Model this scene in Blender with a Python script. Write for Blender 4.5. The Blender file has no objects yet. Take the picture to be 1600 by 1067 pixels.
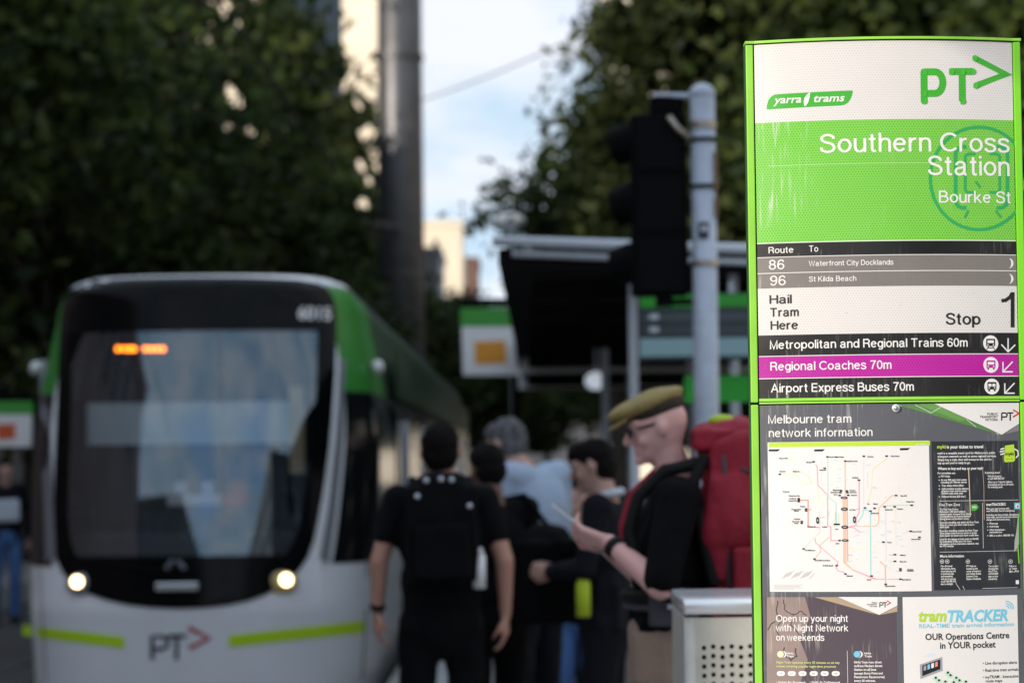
import bpy, bmesh, math, random
import numpy as np
from mathutils import Vector, Matrix, noise
R = math.radians
scene = bpy.context.scene
col = scene.collection
random.seed(7)

# ------------------------------------------------------------------ camera
FPX = 1600 * 85 / 36
cam_d = bpy.data.cameras.new("camera")
cam = bpy.data.objects.new("camera", cam_d); col.objects.link(cam)
cam_d.lens = 85; cam_d.sensor_width = 36; cam_d.clip_start = 0.1; cam_d.clip_end = 3000
cam_d.dof.use_dof = True
cam_d.dof.focus_distance = 4.37
cam_d.dof.aperture_fstop = 4.0
CAM = Vector((0, 0, 1.65))
CR = Matrix.Rotation(R(0.23), 3, 'Z') @ Matrix.Rotation(R(90 + 2.76), 3, 'X') @ Matrix.Rotation(R(-0.6), 3, 'Z')
cam.matrix_world = Matrix.Translation(CAM) @ CR.to_4x4()
scene.camera = cam

# ------------------------------------------------------------------ world: clear afternoon sky with thin cloud
SUN_EL, SUN_AZ = 18, 225          # azimuth clockwise from +Y
w = bpy.data.worlds.new("World"); scene.world = w; w.use_nodes = True
nt = w.node_tree; nt.nodes.clear()
out = nt.nodes.new('ShaderNodeOutputWorld'); bg = nt.nodes.new('ShaderNodeBackground')
sky = nt.nodes.new('ShaderNodeTexSky'); sky.sky_type = 'NISHITA'; sky.sun_disc = False
sky.sun_elevation = R(SUN_EL); sky.sun_rotation = R(SUN_AZ); sky.air_density = 0.75; sky.dust_density = 0.0; sky.ozone_density = 1.2; sky.altitude = 2500
tc = nt.nodes.new('ShaderNodeTexCoord'); mp = nt.nodes.new('ShaderNodeMapping'); mp.inputs['Scale'].default_value = (1, 1, 2.6)
nz = nt.nodes.new('ShaderNodeTexNoise'); nz.inputs['Scale'].default_value = 5.5; nz.inputs['Detail'].default_value = 6; nz.inputs['Roughness'].default_value = 0.5
mp.inputs['Location'].default_value = (0.3, 0.0, 0.12)
rp = nt.nodes.new('ShaderNodeValToRGB'); rp.color_ramp.elements[0].position = 0.24; rp.color_ramp.elements[1].position = 0.46
mx = nt.nodes.new('ShaderNodeMix'); mx.data_type = 'RGBA'
n2 = nt.nodes.new('ShaderNodeTexNoise'); n2.inputs['Scale'].default_value = 9; n2.inputs['Detail'].default_value = 5
cm = nt.nodes.new('ShaderNodeValToRGB'); cm.color_ramp.elements[0].position = .38; cm.color_ramp.elements[1].position = .62
cm.color_ramp.elements[0].color = (.50, .68, .84, 1); cm.color_ramp.elements[1].color = (.86, .88, .95, 1)
cs = nt.nodes.new('ShaderNodeVectorMath'); cs.operation = 'SCALE'; cs.inputs['Scale'].default_value = 4.7
nt.links.new(mp.outputs[0], n2.inputs['Vector']); nt.links.new(n2.outputs['Fac'], cm.inputs[0]); nt.links.new(cm.outputs[0], cs.inputs[0]); nt.links.new(cs.outputs[0], mx.inputs[7])
ml = nt.nodes.new('ShaderNodeMath'); ml.operation = 'MULTIPLY'; ml.inputs[1].default_value = 0.97
L = nt.links.new
L(tc.outputs['Generated'], mp.inputs[0]); L(mp.outputs[0], nz.inputs['Vector']); L(nz.outputs['Fac'], rp.inputs[0])
L(rp.outputs[0], ml.inputs[0]); L(ml.outputs[0], mx.inputs[0]); L(sky.outputs[0], mx.inputs[6]); L(mx.outputs[2], bg.inputs[0]); L(bg.outputs[0], out.inputs[0])
bg.inputs['Strength'].default_value = 0.10

sd = bpy.data.lights.new("sun", 'SUN'); sd.energy = 2.0; sd.angle = R(0.53); sd.color = (1, 0.89, 0.76)
sun = bpy.data.objects.new("sun", sd); col.objects.link(sun)
tos = Vector((math.sin(R(SUN_AZ)) * math.cos(R(SUN_EL)), math.cos(R(SUN_AZ)) * math.cos(R(SUN_EL)), math.sin(R(SUN_EL))))
sun.rotation_euler = tos.to_track_quat('Z', 'Y').to_euler()
vs = scene.view_settings; vs.view_transform = 'Standard'; vs.look = 'None'; vs.gamma = 1; vs.use_curve_mapping = False
vs.exposure = 1.25

# ------------------------------------------------------------------ helpers
def ray(px, py):
    return CR @ Vector(((px - 800) / FPX, -(py - 533.5) / FPX, -1))
def at(px, py, Y):
    d = ray(px, py); return CAM + d * (Y / d.y)
def tag(o, label=None, cat=None, group=None, kind=None):
    if label: o['label'] = label
    if cat: o['category'] = cat
    if group: o['group'] = group
    if kind: o['kind'] = kind
    return o
def empty(name, loc, label=None, cat=None, group=None, rz=0, kind=None):
    o = bpy.data.objects.new(name, None); col.objects.link(o); o.location = loc; o.rotation_euler = (0, 0, rz)
    o.empty_display_size = .2
    tag(o, label, cat, group, kind); return o
def world_of(o):
    m = Matrix.Translation(o.location) @ o.rotation_euler.to_matrix().to_4x4()
    return m if o.parent is None else world_of(o.parent) @ m
def link(name, me, mat, parent=None, local=False, smooth=False):
    """world-space vertices; re-expressed in the parent's frame unless local"""
    if parent is not None and not local:
        me.transform(world_of(parent).inverted())
    o = bpy.data.objects.new(name, me); col.objects.link(o)
    if mat is not None and not me.materials: me.materials.append(mat)
    if smooth: me.polygons.foreach_set('use_smooth', [True] * len(me.polygons))
    o.parent = parent
    return o
class MB:
    def __init__(s): s.v = []; s.f = []
    def add(s, v, f):
        n = len(s.v); s.v += [tuple(p) for p in v]; s.f += [tuple(i + n for i in q) for q in f]; return s
    def box(s, a, b, rot=None, c=None):
        x0, y0, z0 = a; x1, y1, z1 = b
        P = [Vector(p) for p in ((x0,y0,z0),(x1,y0,z0),(x1,y1,z0),(x0,y1,z0),(x0,y0,z1),(x1,y0,z1),(x1,y1,z1),(x0,y1,z1))]
        if rot is not None:
            c = Vector(c) if c is not None else (Vector(a) + Vector(b)) / 2
            P = [c + rot @ (p - c) for p in P]
        return s.add(P, [(0,3,2,1),(4,5,6,7),(0,1,5,4),(1,2,6,5),(2,3,7,6),(3,0,4,7)])
    def tube(s, pts, r, n=10, cap=True):
        pts = [Vector(p) for p in pts]
        rs = r if isinstance(r, (list, tuple)) else [r] * len(pts)
        V = []; F = []
        up = None
        for i, p in enumerate(pts):
            d = (pts[min(i + 1, len(pts) - 1)] - pts[max(i - 1, 0)]).normalized()
            if up is None: up = d.orthogonal().normalized()
            up = (up - d * up.dot(d)).normalized(); sd_ = d.cross(up)
            for k in range(n):
                a = 2 * math.pi * k / n
                V.append(p + (up * math.cos(a) + sd_ * math.sin(a)) * rs[i])
        for i in range(len(pts) - 1):
            for k in range(n):
                F.append((i*n+k, i*n+(k+1) % n, (i+1)*n+(k+1) % n, (i+1)*n+k))
        if cap: F.append(tuple(range(n))[::-1]); F.append(tuple((len(pts)-1)*n + k for k in range(n)))
        return s.add(V, F)
    def ell(s, c, r, rot=None, nu=16, nv=10):
        c = Vector(c); r = Vector(r) if not isinstance(r, (int, float)) else Vector((r, r, r))
        V = [Vector((0, 0, -1))]; F = []
        for j in range(1, nv):
            t = -math.pi / 2 + math.pi * j / nv
            for k in range(nu):
                a = 2 * math.pi * k / nu; V.append(Vector((math.cos(t)*math.cos(a), math.cos(t)*math.sin(a), math.sin(t))))
        V.append(Vector((0, 0, 1)))
        for k in range(nu): F.append((0, 1 + (k+1) % nu, 1 + k))
        for j in range(nv - 2):
            for k in range(nu):
                F.append((1+j*nu+k, 1+j*nu+(k+1) % nu, 1+(j+1)*nu+(k+1) % nu, 1+(j+1)*nu+k))
        t0 = len(V) - 1
        for k in range(nu): F.append((t0, 1+(nv-2)*nu+k, 1+(nv-2)*nu+(k+1) % nu))
        V = [Vector((p.x*r.x, p.y*r.y, p.z*r.z)) for p in V]
        if rot is not None: V = [rot @ p for p in V]
        return s.add([c + p for p in V], F)
    def mesh(s, name='m'):
        me = bpy.data.meshes.new(name); me.from_pydata(s.v, [], s.f); me.update(); return me
    def build(s, name, mat, parent=None, smooth=False, bevel=0, local=False):
        me = s.mesh(name)
        if bevel:
            bm = bmesh.new(); bm.from_mesh(me)
            bmesh.ops.bevel(bm, geom=bm.edges[:], offset=bevel, segments=2, profile=.6, affect='EDGES', clamp_overlap=True)
            bm.to_mesh(me); bm.free()
        return link(name, me, mat, parent, smooth=smooth, local=local)

# ------------------------------------------------------------------ materials
def mat(name, c, rough=.6, metal=0, spec=.5, coat=0, bump=0, bscale=40, var=0, vscale=6, emit=None, es=1):
    m = bpy.data.materials.new(name); m.use_nodes = True; nt = m.node_tree; b = nt.nodes['Principled BSDF']
    b.inputs['Base Color'].default_value = (*c, 1); b.inputs['Roughness'].default_value = rough; b.inputs['Metallic'].default_value = metal
    b.inputs['Specular IOR Level'].default_value = spec; b.inputs['Coat Weight'].default_value = coat; b.inputs['Coat Roughness'].default_value = .08
    if emit: b.inputs['Emission Color'].default_value = (*emit, 1); b.inputs['Emission Strength'].default_value = es
    geo = nt.nodes.new('ShaderNodeTexCoord')
    if var:
        n = nt.nodes.new('ShaderNodeTexNoise'); n.inputs['Scale'].default_value = vscale; n.inputs['Detail'].default_value = 5
        nt.links.new(geo.outputs['Object'], n.inputs['Vector'])
        mr = nt.nodes.new('ShaderNodeMapRange'); mr.inputs[1].default_value = .3; mr.inputs[2].default_value = .7
        mr.inputs[3].default_value = 1 - var; mr.inputs[4].default_value = 1 + var
        nt.links.new(n.outputs['Fac'], mr.inputs[0])
        hs = nt.nodes.new('ShaderNodeVectorMath'); hs.operation = 'SCALE'; hs.inputs[0].default_value = c
        nt.links.new(mr.outputs[0], hs.inputs['Scale']); nt.links.new(hs.outputs[0], b.inputs['Base Color'])
    if bump:
        n = nt.nodes.new('ShaderNodeTexNoise'); n.inputs['Scale'].default_value = bscale; n.inputs['Detail'].default_value = 4
        nt.links.new(geo.outputs['Object'], n.inputs['Vector'])
        bp = nt.nodes.new('ShaderNodeBump'); bp.inputs['Strength'].default_value = bump; bp.inputs['Distance'].default_value = .02
        nt.links.new(n.outputs['Fac'], bp.inputs['Height']); nt.links.new(bp.outputs[0], b.inputs['Normal'])
    return m
def glass(name, tint, refl=.04, rough=.01):
    m = bpy.data.materials.new(name); m.use_nodes = True; nt = m.node_tree; nt.nodes.clear()
    o = nt.nodes.new('ShaderNodeOutputMaterial'); t = nt.nodes.new('ShaderNodeBsdfTransparent'); g = nt.nodes.new('ShaderNodeBsdfGlossy')
    t.inputs[0].default_value = (*tint, 1); g.inputs['Roughness'].default_value = rough; g.inputs[0].default_value = (.72, .88, 1, 1)
    fr = nt.nodes.new('ShaderNodeFresnel'); fr.inputs[0].default_value = 1.5
    ad = nt.nodes.new('ShaderNodeMath'); ad.operation = 'ADD'; ad.inputs[1].default_value = refl
    mx = nt.nodes.new('ShaderNodeMixShader'); nt.links.new(fr.outputs[0], ad.inputs[0]); nt.links.new(ad.outputs[0], mx.inputs[0])
    nt.links.new(t.outputs[0], mx.inputs[1]); nt.links.new(g.outputs[0], mx.inputs[2]); nt.links.new(mx.outputs[0], o.inputs[0])
    return m
def leafmat(name, a, b_, tr=.3):
    m = bpy.data.materials.new(name); m.use_nodes = True; nt = m.node_tree; nt.nodes.clear()
    o = nt.nodes.new('ShaderNodeOutputMaterial'); g = nt.nodes.new('ShaderNodeNewGeometry')
    cr = nt.nodes.new('ShaderNodeValToRGB'); cr.color_ramp.elements[0].color = (*a, 1); cr.color_ramp.elements[1].color = (*b_, 1)
    nt.links.new(g.outputs['Random Per Island'], cr.inputs[0])
    d = nt.nodes.new('ShaderNodeBsdfPrincipled'); d.inputs['Roughness'].default_value = .6; d.inputs['Specular IOR Level'].default_value = .18; t = nt.nodes.new('ShaderNodeBsdfTranslucent')
    nt.links.new(cr.outputs[0], d.inputs['Base Color']); nt.links.new(cr.outputs[0], t.inputs[0])
    mx = nt.nodes.new('ShaderNodeMixShader'); mx.inputs[0].default_value = tr
    nt.links.new(d.outputs[0], mx.inputs[1]); nt.links.new(t.outputs[0], mx.inputs[2]); nt.links.new(mx.outputs[0], o.inputs[0])
    return m

M = dict(
    asphalt=mat('asphalt', (.05, .05, .052), .85, bump=.4, bscale=90, var=.25, vscale=3),
    concrete=mat('concrete', (.30, .295, .285), .8, bump=.2, bscale=60, var=.15, vscale=2),
    steel_rail=mat('rail steel', (.4, .4, .42), .3, 1),
    kerb=mat('kerb stone', (.33, .33, .32), .7, bump=.2, var=.12),
    edgeline=mat('worn white line', (.50, .53, .56), .7, var=.15),
    cream=mat('cream render', (.86, .75, .58), .8, var=.06, vscale=.2),
    paving=mat('pale plaza paving', (.42, .40, .37), .8, bump=.1, var=.12, vscale=1),
    paleconc=mat('pale concrete cladding', (.52, .49, .44), .8, var=.12, vscale=.3),  # pale tone picked so the unseen facades bounce sunlight into the street
    darkblock=mat('dark cladding', (.06, .065, .08), .5, var=.2, vscale=.3),
    brown=mat('brown brick', (.16, .09, .07), .85, var=.2, vscale=.6),
    pink=mat('pinkish brick', (.34, .25, .24), .85, var=.2, vscale=.6),
    greyconc=mat('grey concrete wall', (.13, .13, .135), .8, var=.2, vscale=.4),
    winglass=mat('window glass', (.03, .04, .05), .08, spec=.8),
    blueglass=mat('blue curtain glass', (.03, .07, .10), .08, spec=.8),
    winframe=mat('window frame', (.10, .10, .11), .5),
    mast=mat('mast steel', (.095, .095, .10), .45, .6, var=.15, vscale=2),
    galv=mat('galvanised steel', (.48, .54, .64), .5, .2, var=.12, vscale=9),
    stain=mat('stained steel band', (.45, .40, .34), .35, .8),
    rust=mat('rusty patch', (.30, .17, .09), .7),
    black=mat('black housing', (.003, .003, .0035), .75, spec=.08),
    bark=mat('bark', (.09, .075, .06), .9, bump=.5, bscale=20, var=.3, vscale=5),
    alu=mat('white aluminium', (.62, .67, .74), .4, .15),
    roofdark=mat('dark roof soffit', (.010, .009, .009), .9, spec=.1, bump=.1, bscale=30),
    white=mat('white paint', (.75, .75, .76), .4, coat=.3),
    lime=mat('lime enamel', (.16, .52, .03), .35, coat=.4),
    orange=mat('orange print', (.75, .30, .02), .5),
    tramwhite=mat('tram white paint', (.84, .87, .92), .35, coat=.4, var=.06, vscale=1.5),
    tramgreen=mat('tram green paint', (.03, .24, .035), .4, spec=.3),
    hiviz=mat('lime reflective tape', (.55, .85, .01), .5),
    trimgrey=mat('grey trim', (.22, .24, .27), .35, .3),
    frit=mat('black glass border', (.003, .0035, .004), .10, spec=.12),
    screen=glass('windscreen glass', (.80, .84, .86), .12),
    sideglass=mat('side glass', (.008, .01, .012), .12, spec=.35),
    interior=mat('tram interior grey', (.05, .055, .06), .7),
    blind=mat('pale sun blind', (.62, .74, .78), .8),
    cream_panel=mat('beige interior panel', (.75, .58, .36), .6),
    red=mat('red cloth', (.45, .03, .03), .7),
    logored=mat('red logo', (.5, .04, .05), .5),
    logodark=mat('dark grey logo', (.03, .03, .035), .5),
    lamp=mat('warm headlamp', (.9, .8, .6), .3, emit=(1, .70, .34), es=4),
    lampside=mat('amber lamp lens', (.5, .40, .16), .2, spec=.8),
    led=mat('amber led', (.9, .3, .02), .4, emit=(1, .20, .005), es=3.2),
    chrome=mat('chrome bar', (.75, .78, .82), .15, .9),
    inox=mat('brushed stainless', (.60, .585, .53), .45, .3, var=.08, vscale=12, bump=.05, bscale=120),
    inoxbright=mat('polished stainless', (.85, .87, .90), .25, .7),
    rubber=mat('black rubber', (.004, .004, .005), .8, spec=.1),
)
# ------------------------------------------------------------------ setting
def sheet(name, x0, x1, y0, y1, z, m, kind='structure'):
    me = bpy.data.meshes.new(name); me.from_pydata([(x0,y0,z),(x1,y0,z),(x1,y1,z),(x0,y1,z)], [], [(0,1,2,3)])
    return tag(link(name, me, m), kind=kind)
ZR = -0.30
sheet('ground', -900, 900, -900, 1500, ZR - .02, M['asphalt'])
sheet('road', -9.0, -1.02, -8, 260, ZR, M['asphalt'])
sheet('bounce_plaza', -60, 60, -160, -10.2, ZR - .005, M['paving'])  # unseen pale ground behind the camera, added to bounce sunlight onto the tram
tag(MB().box((-0.82, -10, ZR), (5.0, 62, 0)).build('pavement', M['concrete'], bevel=.01), kind='structure')
tag(MB().box((-1.02, -10, ZR), (-0.823, 62, 0.004)).build('kerb', M['kerb'], bevel=.01), kind='structure')
tag(MB().box((-11.9, -10, ZR), (-7.2, 140, 0)).build('pavement', M['concrete'], bevel=.01), kind='structure')
tag(MB().box((-7.197, -10, ZR), (-7.0, 140, 0.004)).build('kerb', M['kerb'], bevel=.01), kind='structure')
tag(MB().box((-0.72, -10, .001), (-0.42, 62, .008)).build('edge_line', M['edgeline']), kind='structure')
for x in (-3.11, -1.67, -6.3, -4.86):
    tag(MB().box((x - .035, -60, ZR + .001), (x + .035, 240, ZR + .012)).build('rail', M['steel_rail']), kind='structure')

# buildings: wall volume, windows standing a little proud with frame, roof parapet
def building(name, label, x0, x1, y0, y1, h, wm, gm, faces, wc=3.2, wr=3.4, ww=1.6, wh=1.9, limit=280, zmin=4, group='buildings along the street'):
    b = empty(name, (x0, y0, ZR), label, 'building', group)
    MB().box((x0, y0, ZR), (x1, y1, h)).build('wall', wm, b)
    MB().box((x0 - .2, y0 - .2, h), (x1 + .2, y1 + .2, h + .7)).build('parapet', wm, b)
    q = MB().box((-ww/2, -.06, 0), (ww/2, .06, .08)).box((-ww/2, -.06, wh-.08), (ww/2, .06, wh)).box((-ww/2, -.06, .08), (-ww/2+.08, .06, wh-.08)).box((ww/2-.08, -.06, .08), (ww/2, .06, wh-.08)).box((-.03, -.05, .08), (.03, .05, wh-.08))
    fm = q.mesh('window_frame'); fm.materials.append(M['winframe'])
    pm = MB().box((-ww/2+.081, -.02, .081), (ww/2-.081, .02, wh-.081)).mesh('pane'); pm.materials.append(gm)
    n = 0; spots = []
    for f in faces:
        a0, a1 = (x0, x1) if f in 'SN' else (y0, y1)
        nc = int((a1 - a0 - 1) / wc); nr = int((h - zmin) / wr)
        for j in range(nr):
            for i in range(nc):
                a = a0 + (a1 - a0 - (nc - 1) * wc) / 2 + i * wc; z = h - 2.6 - j * wr
                if f == 'S': p = (a, y0 - .06, z, 0)
                elif f == 'N': p = (a, y1 + .06, z, 0)
                elif f == 'E': p = (x1 + .06, a, z, math.pi / 2)
                else: p = (x0 - .06, a, z, math.pi / 2)
                spots.append(p)
    spots.sort(key=lambda p: (p[1] - 20) ** 2 * .2 + p[2])
    for p in spots[:limit // 2]:
        fo = bpy.data.objects.new('window', fm); col.objects.link(fo); fo.parent = b
        fo.location = (p[0] - x0, p[1] - y0, p[2] - ZR); fo.rotation_euler = (0, 0, p[3])
        po = bpy.data.objects.new('pane', pm); col.objects.link(po); po.parent = fo
    if len(spots) > limit // 2:
        r = MB()
        for p in spots[limit // 2:]:
            m_ = Matrix.Translation((p[0], p[1], p[2])) @ Matrix.Rotation(p[3], 4, 'Z')
            t = MB().box((-ww/2, -.05, 0), (ww/2, .05, wh)); r.add([m_ @ Vector(v) for v in t.v], t.f)
        o = r.build('far_windows', gm, b); o['kind'] = 'stuff'
    return b
building('shade_brick_building', 'unseen pinkish brick building left of the tram, shaped to shade the street', -28, -12, -6.5, 45, 10.0, M['pink'], M['winglass'], 'SE')  # out-of-frame block, sized and ended to shade the street but not the sign
building('office_building', 'grey concrete office block behind the middle of the left tree row', -28, -12, 46, 95, 12.5, M['greyconc'], M['winglass'], 'E')
building('office_building', 'dark clad block behind the far end of the left tree row', -28, -12.6, 96, 150, 13, M['darkblock'], M['winglass'], 'SE', group='buildings along the street')
building('glass_tower', 'blue glass tower rising left of the tall steel mast', -37, -17.2, 243, 265, 95, M['blueglass'], M['winglass'], 'SE', wc=3, wr=4, ww=2.6, wh=3.2, limit=200)
building('cream_tower', 'sunlit cream tower seen in the gap between glass tower and steel mast', -16.6, -13.3, 226, 240, 70, M['cream'], M['winglass'], 'S', wc=5, wr=7, ww=.8, wh=1.0, limit=120)
building('cream_tower', 'pale tower glimpsed through small gaps in the middle of the left foliage', -30, -24.5, 224, 236, 70, M['cream'], M['winglass'], 'S', wc=5, wr=7, ww=.8, wh=1.0, limit=60)
building('cream_building', 'sunlit cream block low in the sky gap, right of the steel mast', -26, -7.3, 300, 315, 30.6, M['cream'], M['winglass'], 'S', wc=4, wr=8, ww=.6, wh=.9, limit=60)
building('dark_building', 'dark blue grey block standing in front of the low cream block', -26, -8.1, 240, 255, 22.0, M['darkblock'], M['winglass'], 'S', limit=60)
building('brown_building', 'narrow brown block just right of the sunlit cream block', -12, -5.9, 330, 345, 28.5, M['brown'], M['winglass'], 'S', limit=40)
building('cream_tower', 'sunlit cream tower partly hidden by the crown of the tall right tree', 7.4, 24, 200, 215, 75, M['cream'], M['winglass'], 'S', wc=3.6, wr=6, ww=.8, wh=1.4, limit=120)
building('office_building', 'grey office block hidden behind the trees on the right', 14.5, 30, 24, 110, 20, M['paleconc'], M['winglass'], 'W')
building('low_building', 'low dark building closing the street under the sky gap', -7, 14, 210, 225, 9, M['darkblock'], M['winglass'], 'S', limit=60)
# unseen blocks around the camera, arranged to shape the windscreen reflection and shade
building('office_building', 'unseen grey block across the side street, placed for its windscreen reflection', -40, -12, -95, -34, 11.5, M['greyconc'], M['winglass'], 'NE')
building('office_building', 'long grey block behind the viewpoint, on the right of the street', 9.5, 38, -125, -34, 15, M['darkblock'], M['winglass'], 'NW')
building('office_building', 'grey block on the right, behind the stop sign', 19, 32, -8, 23, 8, M['paleconc'], M['winglass'], 'W')

# tall steel mast
p0 = at(627, 380, 60); b = empty('steel_mast', (p0.x, 60, ZR), 'thick dark steel mast rising out of frame left of the sky gap', 'mast')
MB().tube([(p0.x, 60, ZR), (p0.x, 60, 8), (p0.x, 60, 22)], [.60, .57, .53], 28, True).build('pole', M['mast'], b, smooth=True)
for z in (6.2, 11.6, 17): MB().tube([(p0.x, 60, z), (p0.x, 60, z + .12)], .61, 28).build('collar', M['mast'], b)
MB().tube([(p0.x, 60, ZR), (p0.x, 60, ZR + .1)], .9, 20).build('base_plate', M['mast'], b)
a0 = at(492, 352, 58)
MB().tube([(p0.x, 59.4, a0.z + .05), (a0.x + 1.2, 58.4, a0.z + .1), (a0.x, 58, a0.z)], .05, 8).build('bracket_arm', M['mast'], b)
MB().ell((a0.x, 58, a0.z - .03), (.18, .12, .1)).build('lamp', M['white'], b, smooth=True)

# overhead wires
def wire(a, c, sag, label, r=.013):
    pts = [a.lerp(c, t / 14) - Vector((0, 0, sag * 4 * (t / 14) * (1 - t / 14))) for t in range(15)]
    tag(MB().tube(pts, r, 6).build('overhead_wire', M['black']), label, 'wire', 'overhead tram wires')
wire(at(655, 158, 60), at(960, 30, 46), .1, 'thin wire slanting up to the right across the sky gap', .016)
wire(Vector((-2.39, -30, 5.4)), Vector((-2.39, 200, 5.4)), .1, 'contact wire running over the near tram track')
wire(Vector((-5.58, -30, 5.4)), Vector((-5.58, 200, 5.4)), .1, 'contact wire running over the far tram track')

# ------------------------------------------------------------------ trees
LEAF = [leafmat('plane tree leaves', (.010, .024, .007), (.066, .092, .018)), leafmat('dark leaves', (.009, .021, .007), (.052, .080, .018)), leafmat('olive leaves', (.012, .024, .008), (.062, .078, .020))]
def tree(label, x, y, h, zc, rx, rz, seed, n, leaf=.16, lm=0, cl=46, group='street trees', anchor=None):
    rng = np.random.default_rng(seed)
    t = empty('tree', (x, y, ZR if x < 0 else 0), label, 'tree', group)
    rt = random.Random(seed)
    c0 = Vector((x, y, zc)); mb = MB(); z0 = t.location.z
    fork = Vector((x + rt.uniform(-.2, .2), y, max(2.3, zc - rz * .75)))
    mb.tube([(x, y, z0), (x + .03, y, (z0 + fork.z) / 2), fork], [.26, .19, .15], 10)
    cents = []
    for i in range(cl):
        v = Vector((rt.gauss(0, 1), rt.gauss(0, 1), rt.gauss(0, 1))).normalized() * (rt.uniform(.15, 1) ** .5)
        wob = 1 + .22 * math.sin(3 * math.atan2(v.y, v.x) + seed) + .15 * math.sin(5 * v.z + seed * 1.7)
        cents.append(c0 + Vector((v.x * rx * wob, v.y * rx * wob, v.z * rz)))
    for i, c in enumerate(cents):
        if i % 2 == 0:
            mid = fork.lerp(c, .5) + Vector((rt.uniform(-.3, .3), rt.uniform(-.3, .3), rt.uniform(.0, .5)))
            mb.tube([fork, mid, c], [.10, .055, .02], 6)
    mb.build('trunk', M['bark'], t, smooth=True)
    C = np.array([list(c) for c in cents]); idx = rng.integers(0, cl, n)
    sz = rng.uniform(.35, 1.05, cl) * rx * .24
    P = C[idx] + rng.normal(0, 1, (n, 3)) * sz[idx][:, None] * np.array([1, 1, .75])
    P = P[P[:, 2] > z0 + 1.9]; n = len(P)
    keep = np.ones(n, bool)
    for (gx, gy, gr) in ((362, 142, 17), (371, 160, 16), (354, 158, 9), (358, 196, 9), (392, 205, 10), (352, 12, 13), (372, 40, 12), (565, 65, 24), (560, 165, 11), (572, 205, 12), (562, 262, 12), (566, 318, 13), (577, 150, 9), (575, 285, 9)):
        d = ray(gx, gy); d.normalize(); q = P - np.array(CAM); t_ = q @ np.array(d); r_ = np.linalg.norm(q - t_[:, None] * np.array(d), axis=1)
        ang = np.arctan2(q[:, 2], q[:, 0]); keep &= ~((r_ < gr / FPX * t_ * (1 + .35 * np.sin(9 * q[:, 0] + 5 * q[:, 2]))))
    P = P[keep]; n = len(P)
    A = rng.normal(0, 1, (n, 3)); A /= np.linalg.norm(A, axis=1)[:, None]
    B = rng.normal(0, 1, (n, 3)); B -= A * (A * B).sum(1)[:, None]; B /= np.linalg.norm(B, axis=1)[:, None]
    s = leaf * rng.uniform(.6, 1.3, n)[:, None]
    N = np.cross(A, B)
    V = np.stack([P - A * s, P + B * s * .55 + N * s * .15, P + A * s, P - B * s * .55 + N * s * .15], 1).reshape(-1, 3) - np.array(t.location)
    me = bpy.data.meshes.new('crown'); me.vertices.add(4 * n); me.vertices.foreach_set('co', V.ravel())
    me.loops.add(4 * n); me.loops.foreach_set('vertex_index', np.arange(4 * n)); me.polygons.add(n)
    me.polygons.foreach_set('loop_start', np.arange(n) * 4); me.polygons.foreach_set('loop_total', np.full(n, 4)); me.update(calc_edges=True)
    link('crown', me, LEAF[lm], t, local=True)
    return t
G1 = 'trees lining the left side of the street'; G2 = 'trees on the right behind the shelter'
tree('nearest tree of the left row, filling the upper left corner', -8.6, 33, 13, 6.6, 3.4, 4.6, 1, 17000, group=G1)
tree('second tree of the left row, above the left half of the tram', -8.3, 41, 13, 7.4, 3.5, 5.0, 2, 17000, lm=1, group=G1)
tree('third tree of the left row, above the middle of the tram', -8.2, 50, 14, 8.2, 3.4, 5.8, 3, 17000, lm=2, group=G1)
tree('fourth tree of the left row, above the right corner of the tram', -7.5, 60, 15, 9.5, 3.1, 6.9, 4, 17000, lm=0, group=G1)
tree('fifth tree of the left row, with bright gaps, left of the steel mast', -6.4, 78, 17, 6.8, 2.4, 4.8, 5, 17000, lm=1, group=G1, leaf=.2)
tree('tall far tree whose open crown lets the cream tower shine through, left of the mast', -7.9, 108, 20, 11.6, 2.3, 7.2, 31, 17000, lm=2, group=G1, leaf=.24)
tree('sixth tree of the left row, its edge overlapping the steel mast', -4.9, 52, 11, 4.8, 1.7, 2.6, 6, 15000, lm=1, group=G1, leaf=.13)
tree('small dark tree beyond the tram, just right of the foot of the steel mast', -4.3, 76, 7, 4.6, 2.4, 2.7, 7, 15000, lm=1, group=G1)
tree('low dark tree under the cream block at the end of the tram', -2.6, 100, 8, 5.0, 3.2, 3.2, 8, 16000, lm=1, group=G1, leaf=.2)
tree('distant tree closing the street behind the hanging flag sign', 1.2, 120, 9, 5.0, 4.0, 3.4, 9, 16000, lm=1, group=G1, leaf=.2)
tree('leaning young tree with its crown just above the shelter roof', 1.75, 44, 9, 5.2, 2.0, 2.3, 21, 20000, lm=1, group=G2, leaf=.12)
tree('middle tree of the right group, its ragged edge against the clouds', 3.7, 42, 12, 7.3, 2.6, 3.9, 22, 30000, lm=2, group=G2, leaf=.13)
tree('tall tree of the right group behind the traffic signal', 5.2, 40, 14, 9.4, 3.2, 4.6, 23, 34000, lm=2, group=G2, leaf=.14)
tree('tree on the right behind the stop sign', 7.4, 33, 12, 6.0, 3.6, 4.0, 24, 26000, lm=0, group=G2, leaf=.14)
tree('tall tree beyond the shelter, at the right end of the platform', 5.2, 74, 14, 7.5, 3.6, 5.6, 26, 22000, lm=0, group=G2, leaf=.2)
tree('last tree on the right side of the street, far beyond the shelter', 6.5, 100, 15, 8.0, 4.6, 6.4, 27, 22000, lm=1, group=G2, leaf=.24)
tree('far right tree with low foliage under the shelter roof line', 6.0, 54, 9, 4.6, 3.2, 3.0, 25, 20000, lm=1, group=G2, leaf=.15)
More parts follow.
